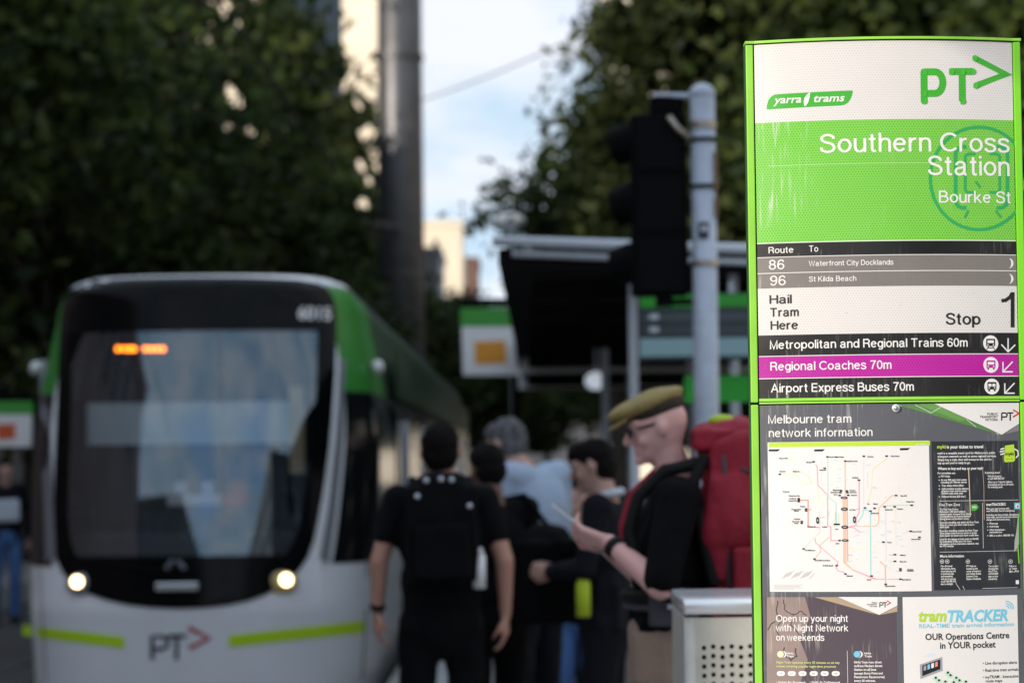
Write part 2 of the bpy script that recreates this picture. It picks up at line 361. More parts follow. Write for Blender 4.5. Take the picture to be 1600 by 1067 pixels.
# ------------------------------------------------------------------ tram
TX, TY, HW = -2.48, 18.0, 1.355
def tram_w(z):
    if z < 1.7: return HW - .03 * max(0, (.6 - z)) 
    if z < 2.75: return HW - .17 * ((z - 1.7) / 1.05) ** 1.5
    k = min(1, (z - 2.75) / .335); return (HW - .17) - .26 * (1 - math.sqrt(max(0, 1 - k * k)))
def tram_y(x, z, off=0):
    t = max(-1, min(1, (x - TX) / tram_w(z)))
    lean = .0 if z < .55 else .30 * ((z - .55) / 2.5) ** 1.4
    top = 0 if z < 2.95 else .3 * (1 - math.sqrt(max(0, 1 - min(1, (z - 2.95) / .135) ** 2)))
    nose = 0 if z > .55 else .15 * (.55 - z)
    return TY + lean + top + nose + .22 * t * t + .75 * (1 - math.sqrt(max(0, 1 - abs(t) ** 7))) - off
tram = empty('tram', (TX, TY + 2, ZR), 'white and green low floor tram with lit headlights, arriving along the platform', 'tram')
zs = [-.16, 0, .2, .4, .55, .7, .9, 1.1, 1.3, 1.5, 1.7, 1.9, 2.1, 2.3, 2.5, 2.65, 2.75, 2.83, 2.90, 2.96, 3.01, 3.05, 3.075, 3.08]
ts = [math.sin(math.pi / 2 * k / 24) for k in range(-24, 25)]
YE = 51.0
def outline_ws():
    pts = [(90, 620), (84, 760), (84, 850), (92, 885), (112, 912), (150, 933), (215, 948), (300, 951), (375, 943), (425, 925), (462, 898), (487, 862), (500, 800), (513, 720), (522, 620), (526, 540), (526, 480), (516, 452), (490, 438), (400, 433), (300, 432), (200, 434), (130, 440), (104, 456), (96, 485), (92, 540)]
    out = []
    for i in range(len(pts)):      # Chaikin style smoothing
        a, b_ = pts[i], pts[(i + 1) % len(pts)]
        out += [(a[0]*.75 + b_[0]*.25, a[1]*.75 + b_[1]*.25), (a[0]*.25 + b_[0]*.75, a[1]*.25 + b_[1]*.75)]
    res = []
    for q in out: res.append(front_xz(*q))
    return res
def front_xz(px, py):
    y = TY + .2
    for _ in range(8):
        p = at(px, py, y); y = tram_y(p.x, min(3.06, p.z))
    return (p.x, p.z)
def inside(poly, x, z):
    c = False; n = len(poly)
    for i in range(n):
        (x1, z1), (x2, z2) = poly[i], poly[i - 1]
        if (z1 > z) != (z2 > z) and x < (x2 - x1) * (z - z1) / (z2 - z1) + x1: c = not c
    return c
WS = outline_ws(); cx_ = sum(p[0] for p in WS) / len(WS); cz_ = sum(p[1] for p in WS) / len(WS)
def shrink(poly, k): return [(cx_ + (x - cx_) * k, cz_ + (z - cz_) * k) for x, z in poly]
WSI = shrink(WS, .90); HOLE = shrink(WS, .95)
mb = MB(); rows = []; ZW_ = front_xz(560, 872)[1]; ZG_ = front_xz(560, 612)[1]
def TIN(s, z):
    k = max(0, min(1, (z - ZW_) / (ZG_ - ZW_))) ** .7
    return (.79 + .045 * k) if s < 0 else (.765 + .095 * k)
zf = []
for a, b2 in zip(zs[:-1], zs[1:]):
    m_ = max(1, int((b2 - a) / .05)); zf += [a + (b2 - a) * k / m_ for k in range(m_)]
zf.append(zs[-1]); tsf = []
for a, b2 in zip(ts[:-1], ts[1:]): tsf += [a, (a + b2) / 2]
tsf.append(ts[-1])
V = []; F = []; nt_ = len(tsf) + 2
for z in zf:
    wv = tram_w(z)
    V.append((TX - wv, YE, z))
    for t in tsf: V.append((TX + t * wv, tram_y(TX + t * wv, z), z))
    V.append((TX + wv, YE, z))
for j in range(len(zf) - 1):
    for i in range(nt_ - 1):
        q = (j*nt_+i, j*nt_+i+1, (j+1)*nt_+i+1, (j+1)*nt_+i)
        cxx = sum(V[k][0] for k in q) / 4; czz = sum(V[k][2] for k in q) / 4
        if 0 < i < nt_ - 2 and inside(HOLE, cxx, czz): continue
        tt = (cxx - TX) / tram_w(czz)
        if czz > ZW_ and czz < 3.0 and (tt > TIN(1, czz) + .012 or tt < -TIN(-1, czz) - .012 or i == 0 or i == nt_ - 2): continue
        F.append(q)
j = len(zf) - 1
F.append(tuple(j*nt_ + i for i in range(nt_)))
mb.add(V, F); body = mb.build('body', M['tramwhite'], tram)
for p_ in body.data.polygons: p_.use_smooth = abs(p_.normal.z) < .95
MB().box((TX - HW + .1, TY + 1.5, ZR + .06), (TX + HW - .1, YE, -.17)).build('underframe', M['rubber'], tram)

def patch(name, poly, off, m, rings=6, hole=None, parent=tram):
    """a panel lying on the nose of the tram; poly in x,z"""
    n = len(poly); cx = sum(p[0] for p in poly) / n; cz = sum(p[1] for p in poly) / n; V = []; F = []
    if hole is None:
        for r_ in range(1, rings + 1):
            for x, z in poly: X, Z = cx + (x-cx)*r_/rings, cz + (z-cz)*r_/rings; V.append((X, tram_y(X, Z, off), Z))
        V.append((cx, tram_y(cx, cz, off), cz))
        for k in range(n): F.append((len(V)-1, k, (k+1) % n))
        for r_ in range(rings - 1):
            for k in range(n): F.append((r_*n+k, (r_+1)*n+k, (r_+1)*n+(k+1) % n, r_*n+(k+1) % n))
    else:
        for r_ in range(rings + 1):
            for (x, z), (hx, hz) in zip(poly, hole):
                X, Z = hx + (x-hx)*r_/rings, hz + (z-hz)*r_/rings; V.append((X, tram_y(X, Z, off), Z))
        for r_ in range(rings):
            for k in range(n): F.append((r_*n+k, (r_+1)*n+k, (r_+1)*n+(k+1) % n, r_*n+(k+1) % n))
    return MB().add(V, F).build(name, m, parent, smooth=True)
patch('windscreen', WSI, .012, M['screen'], 10)
patch('windscreen_border', WS, .014, M['frit'], 5, hole=shrink(WS, .88))
zl, zh = front_xz(300, 868)[1], front_xz(300, 862)[1]
# lower black apron of the glass and the destination box band are solid
xs = [TX - 1.02 + 2.04 * k / 20 for k in range(21)]
def clipband(z0, z1, name, off, m):
    V = []; F = []
    n = 24; rows_ = 8
    for j in range(rows_ + 1):
        z = z0 + (z1 - z0) * j / rows_
        xi = [x for x in np.linspace(TX - 1.3, TX + 1.3, 521) if inside(shrink(WS, .985), x, z)]
        a, b_ = min(xi), max(xi)
        for i in range(n + 1): X = a + (b_ - a) * i / n; V.append((X, tram_y(X, z, off), z))
    for j in range(rows_):
        for i in range(n): F.append((j*(n+1)+i, j*(n+1)+i+1, (j+1)*(n+1)+i+1, (j+1)*(n+1)+i))
    MB().add(V, F).build(name, m, tram, smooth=True)
zb0, zb1 = front_xz(300, 943)[1], front_xz(300, 868)[1]
clipband(zb0, zb1, 'lower_glass_apron', .017, M['frit'])
clipband(front_xz(300, 517)[1], front_xz(300, 437)[1], 'roof_glass_band', .017, M['frit'])
# interior
I0 = TY + .35
MB().box((TX - 1.15, I0, .28), (TX + 1.15, YE - .3, .32)).build('interior_floor', M['interior'], tram)
MB().box((TX - 1.0, TY + .52, .75), (TX + 1.0, TY + 1.0, 1.12)).build('dashboard', M['interior'], tram, bevel=.05)
MB().box((TX - 1.1, TY + 2.2, .32), (TX - .1, TY + 2.26, 2.6)).build('cab_partition', M['interior'], tram)
MB().box((TX + .35, TY + 2.2, .32), (TX + 1.1, TY + 2.26, 2.6)).build('cab_partition', M['interior'], tram)
MB().box((TX - 1.1, TY + 2.0, 2.6), (TX + 1.1, TY + 7, 2.64)).build('interior_ceiling', M['interior'], tram)
a, b2 = at(136, 630, TY + .55), at(452, 692, TY + .55)
MB().box((a.x, TY + .55, b2.z), (b2.x, TY + .565, a.z)).build('sun_blind', M['blind'], tram)
a, b2 = at(452, 604, TY + .62), at(476, 740, TY + .62)
MB().box((a.x, TY + .62, b2.z), (b2.x, TY + .65, a.z)).build('cab_panel', M['cream_panel'], tram)
MB().ell((TX + .35, TY + 1.35, 1.62), (.11, .10, .14)).ell((TX + .35, TY + 1.40, 1.25), (.24, .14, .27)).build('driver_seat', M['interior'], tram, smooth=True)
for px, m_ in ((283, 'white'), (325, 'white'), (372, 'red')):
    c = at(px, 772, TY + .78)
    sb = MB(); sb.box((c.x - .11, c.y - .03, c.z - .09), (c.x + .11, c.y + .03, c.z + .0)); sb.box((c.x - .05, c.y - .02, c.z), (c.x + .05, c.y + .02, c.z + .1))
    sb.build('seat_headrest', M[m_], tram, bevel=.025)
MB().box((TX - HW + .05, YE - .04, -.1), (TX + HW - .05, YE, 2.7)).build('rear_wall', M['interior'], tram)
# destination lamps: rows of amber leds in a black box
dc = at(218, 545, TY + .30); D = MB().box((dc.x - .55, TY + .36, dc.z - .13), (dc.x + .9, TY + .62, dc.z + .13)).build('destination_box', M['black'], tram)
for k, px in enumerate((184, 193, 202, 209, 227, 236, 245, 254)):
    c = at(px, 545, TY + .34); MB().box((c.x - .016, TY + .345, c.z - .018), (c.x + .016, TY + .358, c.z + .018)).build('led', M['led'], tram)
# green corner cowls, side glass, trims
def pz(*pts): return [front_xz(*p) for p in pts]
def strip(name, left, right, off, m, n=8):
    """ladder between two polylines given as x,z"""
    V = []; F = []
    for (a, b_) in zip(left, right):
        for k in range(n + 1): X = a[0] + (b_[0]-a[0])*k/n; Z = a[1] + (b_[1]-a[1])*k/n; V.append((X, tram_y(X, Z, off), Z))
    for j in range(len(left) - 1):
        for k in range(n): F.append((j*(n+1)+k, j*(n+1)+k+1, (j+1)*(n+1)+k+1, (j+1)*(n+1)+k))
    return MB().add(V, F).build(name, m, tram, smooth=True)
def wrap(name, side, z0, z1, tin, off, m, yend, rows_=8):
    """panel wrapping from the nose (|t| = tin(z)) round the corner and back along the side to y = yend"""
    V = []; F = []; cols_ = [i / 14 for i in range(15)]
    nn = len(cols_) + 1
    for j in range(rows_ + 1):
        z = z0 + (z1 - z0) * j / rows_; wv = tram_w(z); ti = tin(z) if callable(tin) else tin
        for c in cols_:
            t = ti + (1 - ti) * math.sin(c * math.pi / 2)
            X = TX + side * (t * wv); y = tram_y(X, z)
            k = max(0, (t - .9) / .1)
            V.append((X + side * off * k, y - off * (1 - k), z))
        V.append((TX + side * (wv + off), yend, z))
    for j in range(rows_):
        for k in range(nn - 1): F.append((j*nn+k, j*nn+k+1, (j+1)*nn+k+1, (j+1)*nn+k))
    return MB().add(V, F).build(name, m, tram, smooth=False)
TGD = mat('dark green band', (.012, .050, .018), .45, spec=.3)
z_g, z_w = front_xz(560, 612)[1], front_xz(560, 872)[1]
for s in (-1, 1):
    wrap('corner_cowl', s, z_g, 3.02, (lambda z, s=s: TIN(s, z)), .004, M['tramgreen'], 20.6, 14)
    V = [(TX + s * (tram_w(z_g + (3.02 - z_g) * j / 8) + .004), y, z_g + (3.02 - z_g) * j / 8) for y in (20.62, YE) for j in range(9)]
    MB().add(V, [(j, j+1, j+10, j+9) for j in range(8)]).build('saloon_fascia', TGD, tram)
    wrap('side_glass', s, z_w - .03, z_g - .002, (lambda z, s=s: TIN(s, z)), .004, M['sideglass'], YE, 12)
    wrap('roof_trim', s, 3.0, 3.045, .86, .014, M['alu'], YE - .05, 2)
    lo = [front_xz(*p) for p in ([(63, 562), (64, 640), (68, 760), (72, 878)] if s < 0 else [(531, 560), (526, 680), (514, 790), (500, 872)])]
    hi = [front_xz(*p) for p in ([(76, 562), (78, 640), (83, 760), (88, 872)] if s < 0 else [(541, 560), (537, 680), (526, 790), (514, 880)])]
    strip('pillar', lo, hi, .022, M['trimgrey'], 3)
    y0 = 21.4
    for i in range(6):                       # saloon side: window bands, doors, green fascia
        y1 = y0 + 4.6; X = TX + s * (tram_w(2.0) + .03)
        mm = MB().box((min(X, X + s*.012), y0 + .06, 1.0), (max(X, X + s*.012), y1 - .06, 2.15)); mm.build('side_window', M['sideglass'], tram)
        X2 = TX + s * (tram_w(2.0) + .034)
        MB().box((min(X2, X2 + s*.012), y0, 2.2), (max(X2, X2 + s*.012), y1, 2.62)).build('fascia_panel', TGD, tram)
        dy = y0 + 1.2
        dr = MB().box((min(X, X + s*.03), dy, -.05), (max(X, X + s*.03), dy + 1.3, 2.12)).build('door', M['sideglass'], tram)
        MB().box((min(X, X + s*.06), dy - .06, 1.25), (max(X, X + s*.06), dy, 2.0)).build('handrail', M['alu'], dr)
        y0 = y1
    # side camera pod
    c = at(590, 574, 19.1) if s > 0 else at(57, 576, 19.1)
    pod = MB().ell((c.x, 19.1, c.z), (.055, .09, .06)).build('camera_pod', M['white'], tram, smooth=True)
    MB().tube([(c.x, 19.1, c.z), (TX + s * 1.2, 19.15, c.z)], .02, 8).build('pod_arm', M['black'], pod)
if 0: strip('roof_edge', pz((110, 427), (300, 424), (540, 430))[:1] + pz((110, 427), (300, 424), (540, 430))[1:], pz((110, 432), (300, 429), (540, 436)), .02, M['alu'], 1)
# lime stripes, logo, lamps
def band(name, a, b_, m, n=14):
    V = []; F = []
    for k in range(n + 1):
        t = k / n
        for j, (pa, pb) in enumerate(((a[0], b_[0]), (a[1], b_[1]))):
            x, z = front_xz(pa[0] + (pb[0]-pa[0])*t, pa[1] + (pb[1]-pa[1])*t); V.append((x, tram_y(x, z, .008), z))
    for k in range(n): F.append((2*k, 2*k+2, 2*k+3, 2*k+1))
    MB().add(V, F).build(name, m, tram, smooth=True)
band('reflective_stripe', ((36, 976), (36, 992)), ((194, 994), (194, 1012)), M['hiviz'])
band('reflective_stripe', ((358, 992), (358, 1010)), ((586, 967), (586, 986)), M['hiviz'])
def nstroke(name, pts, wpx, m, k=0):
    P = [Vector(front_xz(*p)) for p in pts]; ww = wpx / 209; V = []; F = []
    for i, p in enumerate(P):
        d = (P[min(i+1, len(P)-1)] - P[max(i-1, 0)]).normalized(); n = Vector((-d.y, d.x)) * ww / 2
        for q in (p + n, p - n): V.append((q.x, tram_y(q.x, q.y, .010 + k * .002), q.y))
    for i in range(len(P) - 1): F.append((2*i, 2*i+1, 2*i+3, 2*i+2))
    return MB().add(V, F).build(name, m, tram)
nstroke('logo_letter', [(238, 1030), (238, 993), (252, 993), (262, 998), (262, 1008), (252, 1013), (240, 1013)], 6, M['logodark'])
nstroke('logo_letter', [(262, 993), (291, 993)], 6, M['logodark'], 1); nstroke('logo_letter', [(276, 993), (276, 1030)], 6, M['logodark'])
nstroke('logo_arrow', [(295, 980), (328, 996), (296, 1011)], 7, M['logored'], 1)
for px in (122, 448):
    x, z = front_xz(px, 908 if px < 200 else 905); y = tram_y(x, z, .02)
    sx = 1 if px > 200 else -1
    x2, z2 = front_xz(px + (-22 if px > 200 else 20), 915)
    h = MB().ell((x - sx*.04, y - .002, z - .02), (.13, .02, .085), nu=24).build('headlight', M['lampside'] if px > 200 else M['trimgrey'], tram, smooth=True)
    MB().ell((x, y - .02, z), (.044, .015, .044), nu=20).build('bulb', M['lamp'], h, smooth=True)
x, z = front_xz(277, 917); y = tram_y(x, z, .02)
MB().box((x - .16, y - .01, z - .025), (x + .16, y + .01, z + .035)).build('badge', M['chrome'], tram, bevel=.008)
for sx in (-1, 1):
    x, z = front_xz(275 + sx * 14, 888); MB().tube([(x, tram_y(x, z, .03), z), (x - sx * .05, tram_y(x, z + .05, .05), z + .06)], .02, 8).build('wiper', M['trimgrey'], tram)
wa = front_xz(262, 893); wb = front_xz(180, 884)
for P_ in ([(574, 876), (572, 960), (566, 1060)], [(62, 878), (66, 960), (72, 1060)], [(48, 872), (88, 880)], [(505, 884), (590, 874)]): nstroke('panel_joint', P_, 1.6, M['rubber'])
MB().tube([(wa[0], tram_y(*wa, .05), wa[1]), (wb[0], tram_y(*wb, .03), wb[1])], .014, 6).build('wiper', M['black'], tram)
# fleet number
NUMC = (492, 488)

# ------------------------------------------------------------------ shelter
def yz(px, py, Y): p = at(px, py, Y); return p
Y0, Y1 = 14.0, 34.0
zr = at(880, 382, Y0).z; xl0, xl1 = at(778, 380, Y0).x, at(815, 560, Y1).x
sh = empty('tram_shelter', (xl0, Y0, 0), 'long tram shelter with a dark roof and pale steel edge, over the waiting people', 'shelter')
XR = 2.6; mb = MB()
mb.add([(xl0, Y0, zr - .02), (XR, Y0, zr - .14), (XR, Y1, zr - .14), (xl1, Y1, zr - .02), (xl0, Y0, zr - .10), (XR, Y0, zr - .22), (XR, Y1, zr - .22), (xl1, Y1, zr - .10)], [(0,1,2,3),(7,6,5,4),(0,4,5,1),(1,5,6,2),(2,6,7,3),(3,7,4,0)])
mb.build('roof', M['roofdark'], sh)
for k in range(9):
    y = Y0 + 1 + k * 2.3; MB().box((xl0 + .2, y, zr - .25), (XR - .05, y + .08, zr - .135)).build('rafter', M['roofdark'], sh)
MB().tube([(xl0 - .03, Y0 - .05, zr + .02), (XR, Y0 - .05, zr - .10)], .032, 12).build('edge_tube', M['alu'], sh, smooth=True)
MB().tube([(xl0 + .08, Y0 - .03, zr - .055), (XR, Y0 - .03, zr - .18)], .018, 12).build('edge_tube', M['alu'], sh, smooth=True)
MB().box((xl1 - .1, Y1 + .01, zr - .26), (XR, Y1 + .1, zr + .02)).build('fascia', M['white'], sh)
MB().box((at(815, 560, 27).x, 27, zr - .29), (XR, 27.08, zr - .11)).build('cross_beam', M['white'], sh)
for (px, Y, ww) in ((992, 14.3, .055), (947, 22.0, .07), (1082, 22.0, .07), (985, 30, .07), (1150, 14.3, .055)):
    x = at(px, 700, Y).x; MB().box((x - ww/2, Y, 0), (x + ww/2, Y + ww, zr - .10)).build('post', M['alu'], sh, bevel=.006)
g = at(931, 595, 24); MB().ell((g.x, 24, g.z), (.11, .11, .09)).build('globe_lamp', mat('frosted globe lamp', (.8, .82, .85), .4, emit=(.8, .88, 1), es=.22), sh, smooth=True)
MB().tube([(g.x, 24, g.z), (g.x, 24, zr - .1)], .015, 6).build('lamp_stem', M['alu'], sh)
for k in range(6):
    y = 16 + k * 3.0
    pn = MB().box((XR - .05, y, .15), (XR - .02, y + 2.9, 2.4)).build('wall_panel', M['sideglass'], sh)
MB().box((1.6, 20, .42), (2.0, 32, .47)).build('bench', M['alu'], sh)
# information board hung in the shelter
def boxpx(x0, x1, y0, y1, Y, d, name, m, parent, dy=0):
    a, b_ = at(x0, (y0+y1)/2, Y), at(x1, (y0+y1)/2, Y); zt = at((x0+x1)/2, y0, Y).z; zb = at((x0+x1)/2, y1, Y).z
    return MB().box((a.x, Y - dy, zb), (b_.x, Y + d, zt)).build(name, m, parent)
ib = empty('information_board', (at(1085, 500, 13.7).x, 13.7, at(1085, 560, 13.7).z), 'wide board with green header and pale blue strip, behind the grey pole', 'sign')
boxpx(1000, 1190, 458, 562, 13.7, .06, 'board', mat('board slate', (.035, .05, .055), .4), ib)
boxpx(1000, 1190, 460, 480, 13.7, .0, 'header', mat('header green', (.03, .36, .03), .4), ib, .006)
boxpx(1000, 1190, 528, 556, 13.7, .0, 'lower_strip', mat('pale blue strip', (.30, .48, .52), .4), ib, .006)
boxpx(1004, 1185, 488, 503, 13.7, .0, 'route_row', mat('row grey', (.07, .095, .105), .4), ib, .006)
boxpx(1004, 1185, 508, 523, 13.7, .0, 'route_row', mat('row grey dark', (.055, .075, .085), .4), ib, .006)
for px in (1015,): 
    for py in (495, 515): boxpx(px, px + 14, py - 4, py + 4, 13.7, .0, 'route_number', M['alu'], ib, .009)
gb = empty('green_board', (at(1120, 610, 13.8).x, 13.8, at(1120, 628, 13.8).z), 'plain bright green board below the information board, behind the grey pole', 'sign')
boxpx(1070, 1172, 586, 628, 13.8, .05, 'board', mat('bright green board', (.02, .42, .03), .4), gb)
boxpx(1140, 1146, 440, 585, 13.81, .04, 'hanger', M['alu'], gb)

# hanging flag signs
def flag(label, x0, x1, yt, yb, Y, om, ox, side, slant):
    a = at(x0, yt, Y); o = empty('stop_flag', (a.x, Y, at(x0, yb, Y).z), label, 'sign', 'tram stop flag signs')
    def quad(name, P, m, off):
        W = [at(px, py, Y) for px, py in P]
        V = [(p.x, Y - off, p.z) for p in W] + [(p.x, Y + .05 - off, p.z) for p in W]
        MB().add(V, [(0,1,2,3),(7,6,5,4),(0,4,5,1),(1,5,6,2),(2,6,7,3),(3,7,4,0)]).build(name, m, o)
    h = yb - yt
    quad('panel', [(x0, yt), (x1, yt), (x1 + slant, yb), (x0 + slant*.25, yb)], M['white'], 0)
    quad('green_header', [(x0 - 1, yt - 1), (x1 + 1, yt - 1), (x1 + 1 + slant*.27, yt + h*.27), (x0 - 1 + slant*.05, yt + h*.27)], mat('flag green', (.04, .30, .03), .4), .004)
    quad('orange_square', [(ox[0], yt + h*.50), (ox[1], yt + h*.48), (ox[1] + slant*.1, yt + h*.82), (ox[0] + 2, yt + h*.84)], om, .004)
    quad('top_cap', [(x0, yt - 16), (x1 - 4, yt - 16), (x1, yt - 2), (x0, yt - 2)], M['black'], -.01)
    px_ = x1 if side > 0 else x0
    q = at(px_ + side * 8, yt, Y + .06); MB().tube([(q.x, Y + .1, 0 if side > 0 else 0), (q.x, Y + .1, at(px_, yt - 10, Y).z)], .035, 10).build('post', M['black'], o)
flag('white stop flag with green header and yellow orange square, at the shelter corner', 720, 796, 482, 586, 25, M['orange'], (741, 790), 1, 15)
flag('white stop flag with green header and red orange square, at the left edge', -40, 50, 628, 698, 25, mat('red orange print', (.60, .10, .02), .5), (-6, 24), -1, -2)

# street lamp over the shelter
q = at(795, 345, 38)
sl = empty('street_lamp', (q.x + .05, 38, 0), 'white dome headed lamp on a thin post above the shelter corner', 'lamp')
MB().tube([(q.x + .05, 38, 0), (q.x + .05, 38, q.z)], .035, 8).build('post', M['alu'], sl)
MB().ell((q.x, 38, q.z), (.27, .27, .12)).build('head', M['white'], sl, smooth=True)
MB().ell((q.x + .02, 37.75, q.z + .02), (.05, .04, .04)).build('sensor', M['black'], sl, smooth=True)

# ------------------------------------------------------------------ traffic signal
YP = 12.0
pt, pb = at(1097, 132, YP), at(1101, 640, YP)
ts_ = empty('traffic_signal', (pt.x, YP, 0), 'grey steel pole with a black three aspect traffic light seen from behind', 'traffic light')
rp_ = .062
MB().tube([(pt.x, YP, 0), (pt.x, YP, pt.z - .05)], rp_, 24).build('pole', M['galv'], ts_, smooth=True)
MB().ell((pt.x, YP, pt.z - .05), (rp_ + .004, rp_ + .004, .055), nu=24).build('cap', M['galv'], ts_, smooth=True)
for py, m_, hh in ((196, 'stain', .035), (219, 'black', .02), (292, 'black', .02), (412, 'stain', .028)):
    z = at(1098, py, YP).z; MB().tube([(pt.x, YP, z - hh/2), (pt.x, YP, z + hh/2)], rp_ + .006, 24).build('band', M[m_], ts_, smooth=False)
for py, dz in ((270, .10), (325, .05)):
    z = at(1098, py, YP).z; MB().box((pt.x + .052, YP - .045, z - dz), (pt.x + .0665, YP - .02, z + dz)).build('rust_patch', M['rust'], ts_)
z = at(1097, 362, YP).z; st = MB()
for k in range(-3, 4):
    for dz in (0,):
        pass
a_ = [math.radians(-90 + d) for d in range(-24, 25, 6)]
V = [(pt.x - .008 + (rp_ + .003) * math.cos(t), YP + (rp_ + .003) * math.sin(t), z + s * .042) for t in a_ for s in (-1, 1)]
MB().add(V, [(2*i, 2*i+2, 2*i+3, 2*i+1) for i in range(len(a_) - 1)]).build('sticker', mat('dark blue sticker', (.02, .025, .05), .5), ts_)
V = [(pt.x - .006 + (rp_ + .006) * math.cos(t), YP + (rp_ + .006) * math.sin(t), z + zz) for t in a_[2:7] for zz in (-.004, .022)]
MB().add(V, [(2*i, 2*i+2, 2*i+3, 2*i+1) for i in range(4)]).build('sticker_print', M['alu'], ts_)
xa, xb = at(986, 300, YP).x, at(1074, 300, YP).x; za, zb = at(1030, 462, YP).z, at(1030, 178, YP).z
hs = MB().box((xa, YP - .02, za), (xb, YP + .14, zb)).build('housing', M['black'], ts_, bevel=.02)
MB().box((xa + .1, YP + .0, zb), (xb - .01, YP + .12, at(1050, 150, YP).z)).build('upper_housing', M['black'], ts_, bevel=.01)
hz_ = (zb - za) / 3
for k in range(3):
    zc = za + hz_ * (k + .5)
    MB().tube([(xa + .05, YP + .08, zc + .02), (xa - .0, YP + .10, zc + .02), (xa - .075, YP + .13, zc - .0)], [.11, .105, .095], 16, False).build('visor', M['black'], hs)
    MB().box((xa + .03, YP - .028, zc - hz_ * .43), (xb - .03, YP - .0205, zc + hz_ * .43)).build('rear_cover', M['rubber'], hs, bevel=.003)
zt = at(1060, 148, YP).z
MB().tube([(xb - .16, YP + .02, zt), (pt.x, YP, zt - .01)], .014, 8).build('bracket', M['galv'], ts_)
zt = at(1060, 212, YP).z
MB().tube([(xb - .09, YP - .04, zt + .09), (xb - .05, YP - .05, zt + .03), (xb + .02, YP - .03, zt - .02)], .016, 8).build('conduit', M['stain'], ts_, smooth=True)
MB().box((xa + .12, YP, za - .05), (xa + .2, YP + .1, za)).build('lower_bracket', M['black'], ts_)
MB().tube([(xa + .16, YP + .05, za - .03), (pt.x, YP, za - .03)], .016, 8).build('bracket', M['black'], ts_)

# ------------------------------------------------------------------ litter bin with perforated steel
YB = 6.0
xL = at(1067, 1000, YB).x; zt = at(1120, 936, YB).z; XRb = xL + .56; DB = .5
bn = empty('litter_bin', (xL + .28, YB + .25, 0), 'brushed steel litter bin with perforated front, left of the stop sign', 'bin')
zl_ = at(1120, 962, YB).z
MB().box((xL, YB - .006, zl_ + .003), (XRb, YB + DB, zt)).build('lid', M['inoxbright'], bn, bevel=.012, smooth=True)
MB().box((xL + .004, YB + .02, .06), (xL + .02, YB + DB, zl_ - .004)).build('side_panel', M['inox'], bn, bevel=.003)
MB().box((XRb - .02, YB + .02, .06), (XRb - .004, YB + DB, zl_ - .004)).build('side_panel', M['inox'], bn, bevel=.003)
MB().tube([(xL + .022, YB + .018, .06), (xL + .022, YB + .018, zl_ - .004)], .018, 16).build('corner_post', M['inox'], bn, smooth=True)
MB().tube([(XRb - .022, YB + .018, .06), (XRb - .022, YB + .018, zl_ - .004)], .018, 16).build('corner_post', M['inox'], bn, smooth=True)
MB().box((xL + .03, YB + .10, .06), (XRb - .03, YB + .47, zl_ - .05)).build('liner', M['rubber'], bn)
MB().box((xL + .01, YB + .01, 0), (XRb - .01, YB + DB - .01, .058)).build('plinth', M['black'], bn)
x0h = at(1100, 1020, YB).x - .011; cell = 14.4 / 630; z0h = at(1100, 1011, YB).z + cell / 2; nc, nr = 18, 36
V = []; F = []
idx = {}
def vv(x, y, z):
    k = (round(x, 5), round(y, 5), round(z, 5))
    if k not in idx: idx[k] = len(V); V.append(k)
    return idx[k]
yf = YB + .004
for i in range(nc):
    for j in range(nr):
        cx, cz = x0h + cell * (i + .5), z0h - cell * (j + .5) + (.0015 if i % 2 else -.0015)
        czz = z0h - cell * (j + .5); h = cell / 2; r = cell * .27
        O = []; I = []; K = []
        for a in range(8):
            t = math.pi / 8 + a * math.pi / 4 ; ox = h * max(-1, min(1, math.cos(t) * 1.0824 * 1)); 
            corner = [(h, h*.0), (h, h), (0, h), (-h, h), (-h, 0), (-h, -h), (0, -h), (h, -h)][a]
            O.append(vv(cx + corner[0], yf, czz + corner[1]))
            tt = a * math.pi / 4; I.append(vv(cx + r * math.cos(tt), yf, cz + r * math.sin(tt))); K.append(vv(cx + r * math.cos(tt), yf + .003, cz + r * math.sin(tt)))
        for a in range(8):
            b_ = (a + 1) % 8; F.append((O[a], O[b_], I[b_], I[a])); F.append((I[a], I[b_], K[b_], K[a]))
xe, ze = x0h + nc * cell, z0h - nr * cell
for (a, b_, c, d) in ((xL + .03, XRb - .03, z0h, zl_ - .004), (xL + .03, XRb - .03, .06, ze), (xL + .03, x0h, ze, z0h), (xe, XRb - .03, ze, z0h)):
    if b_ > a and d > c: F.append((vv(a, yf, c), vv(b_, yf, c), vv(b_, yf, d), vv(a, yf, d)))
MB().add(V, F).build('front_panel', M['inox'], bn)
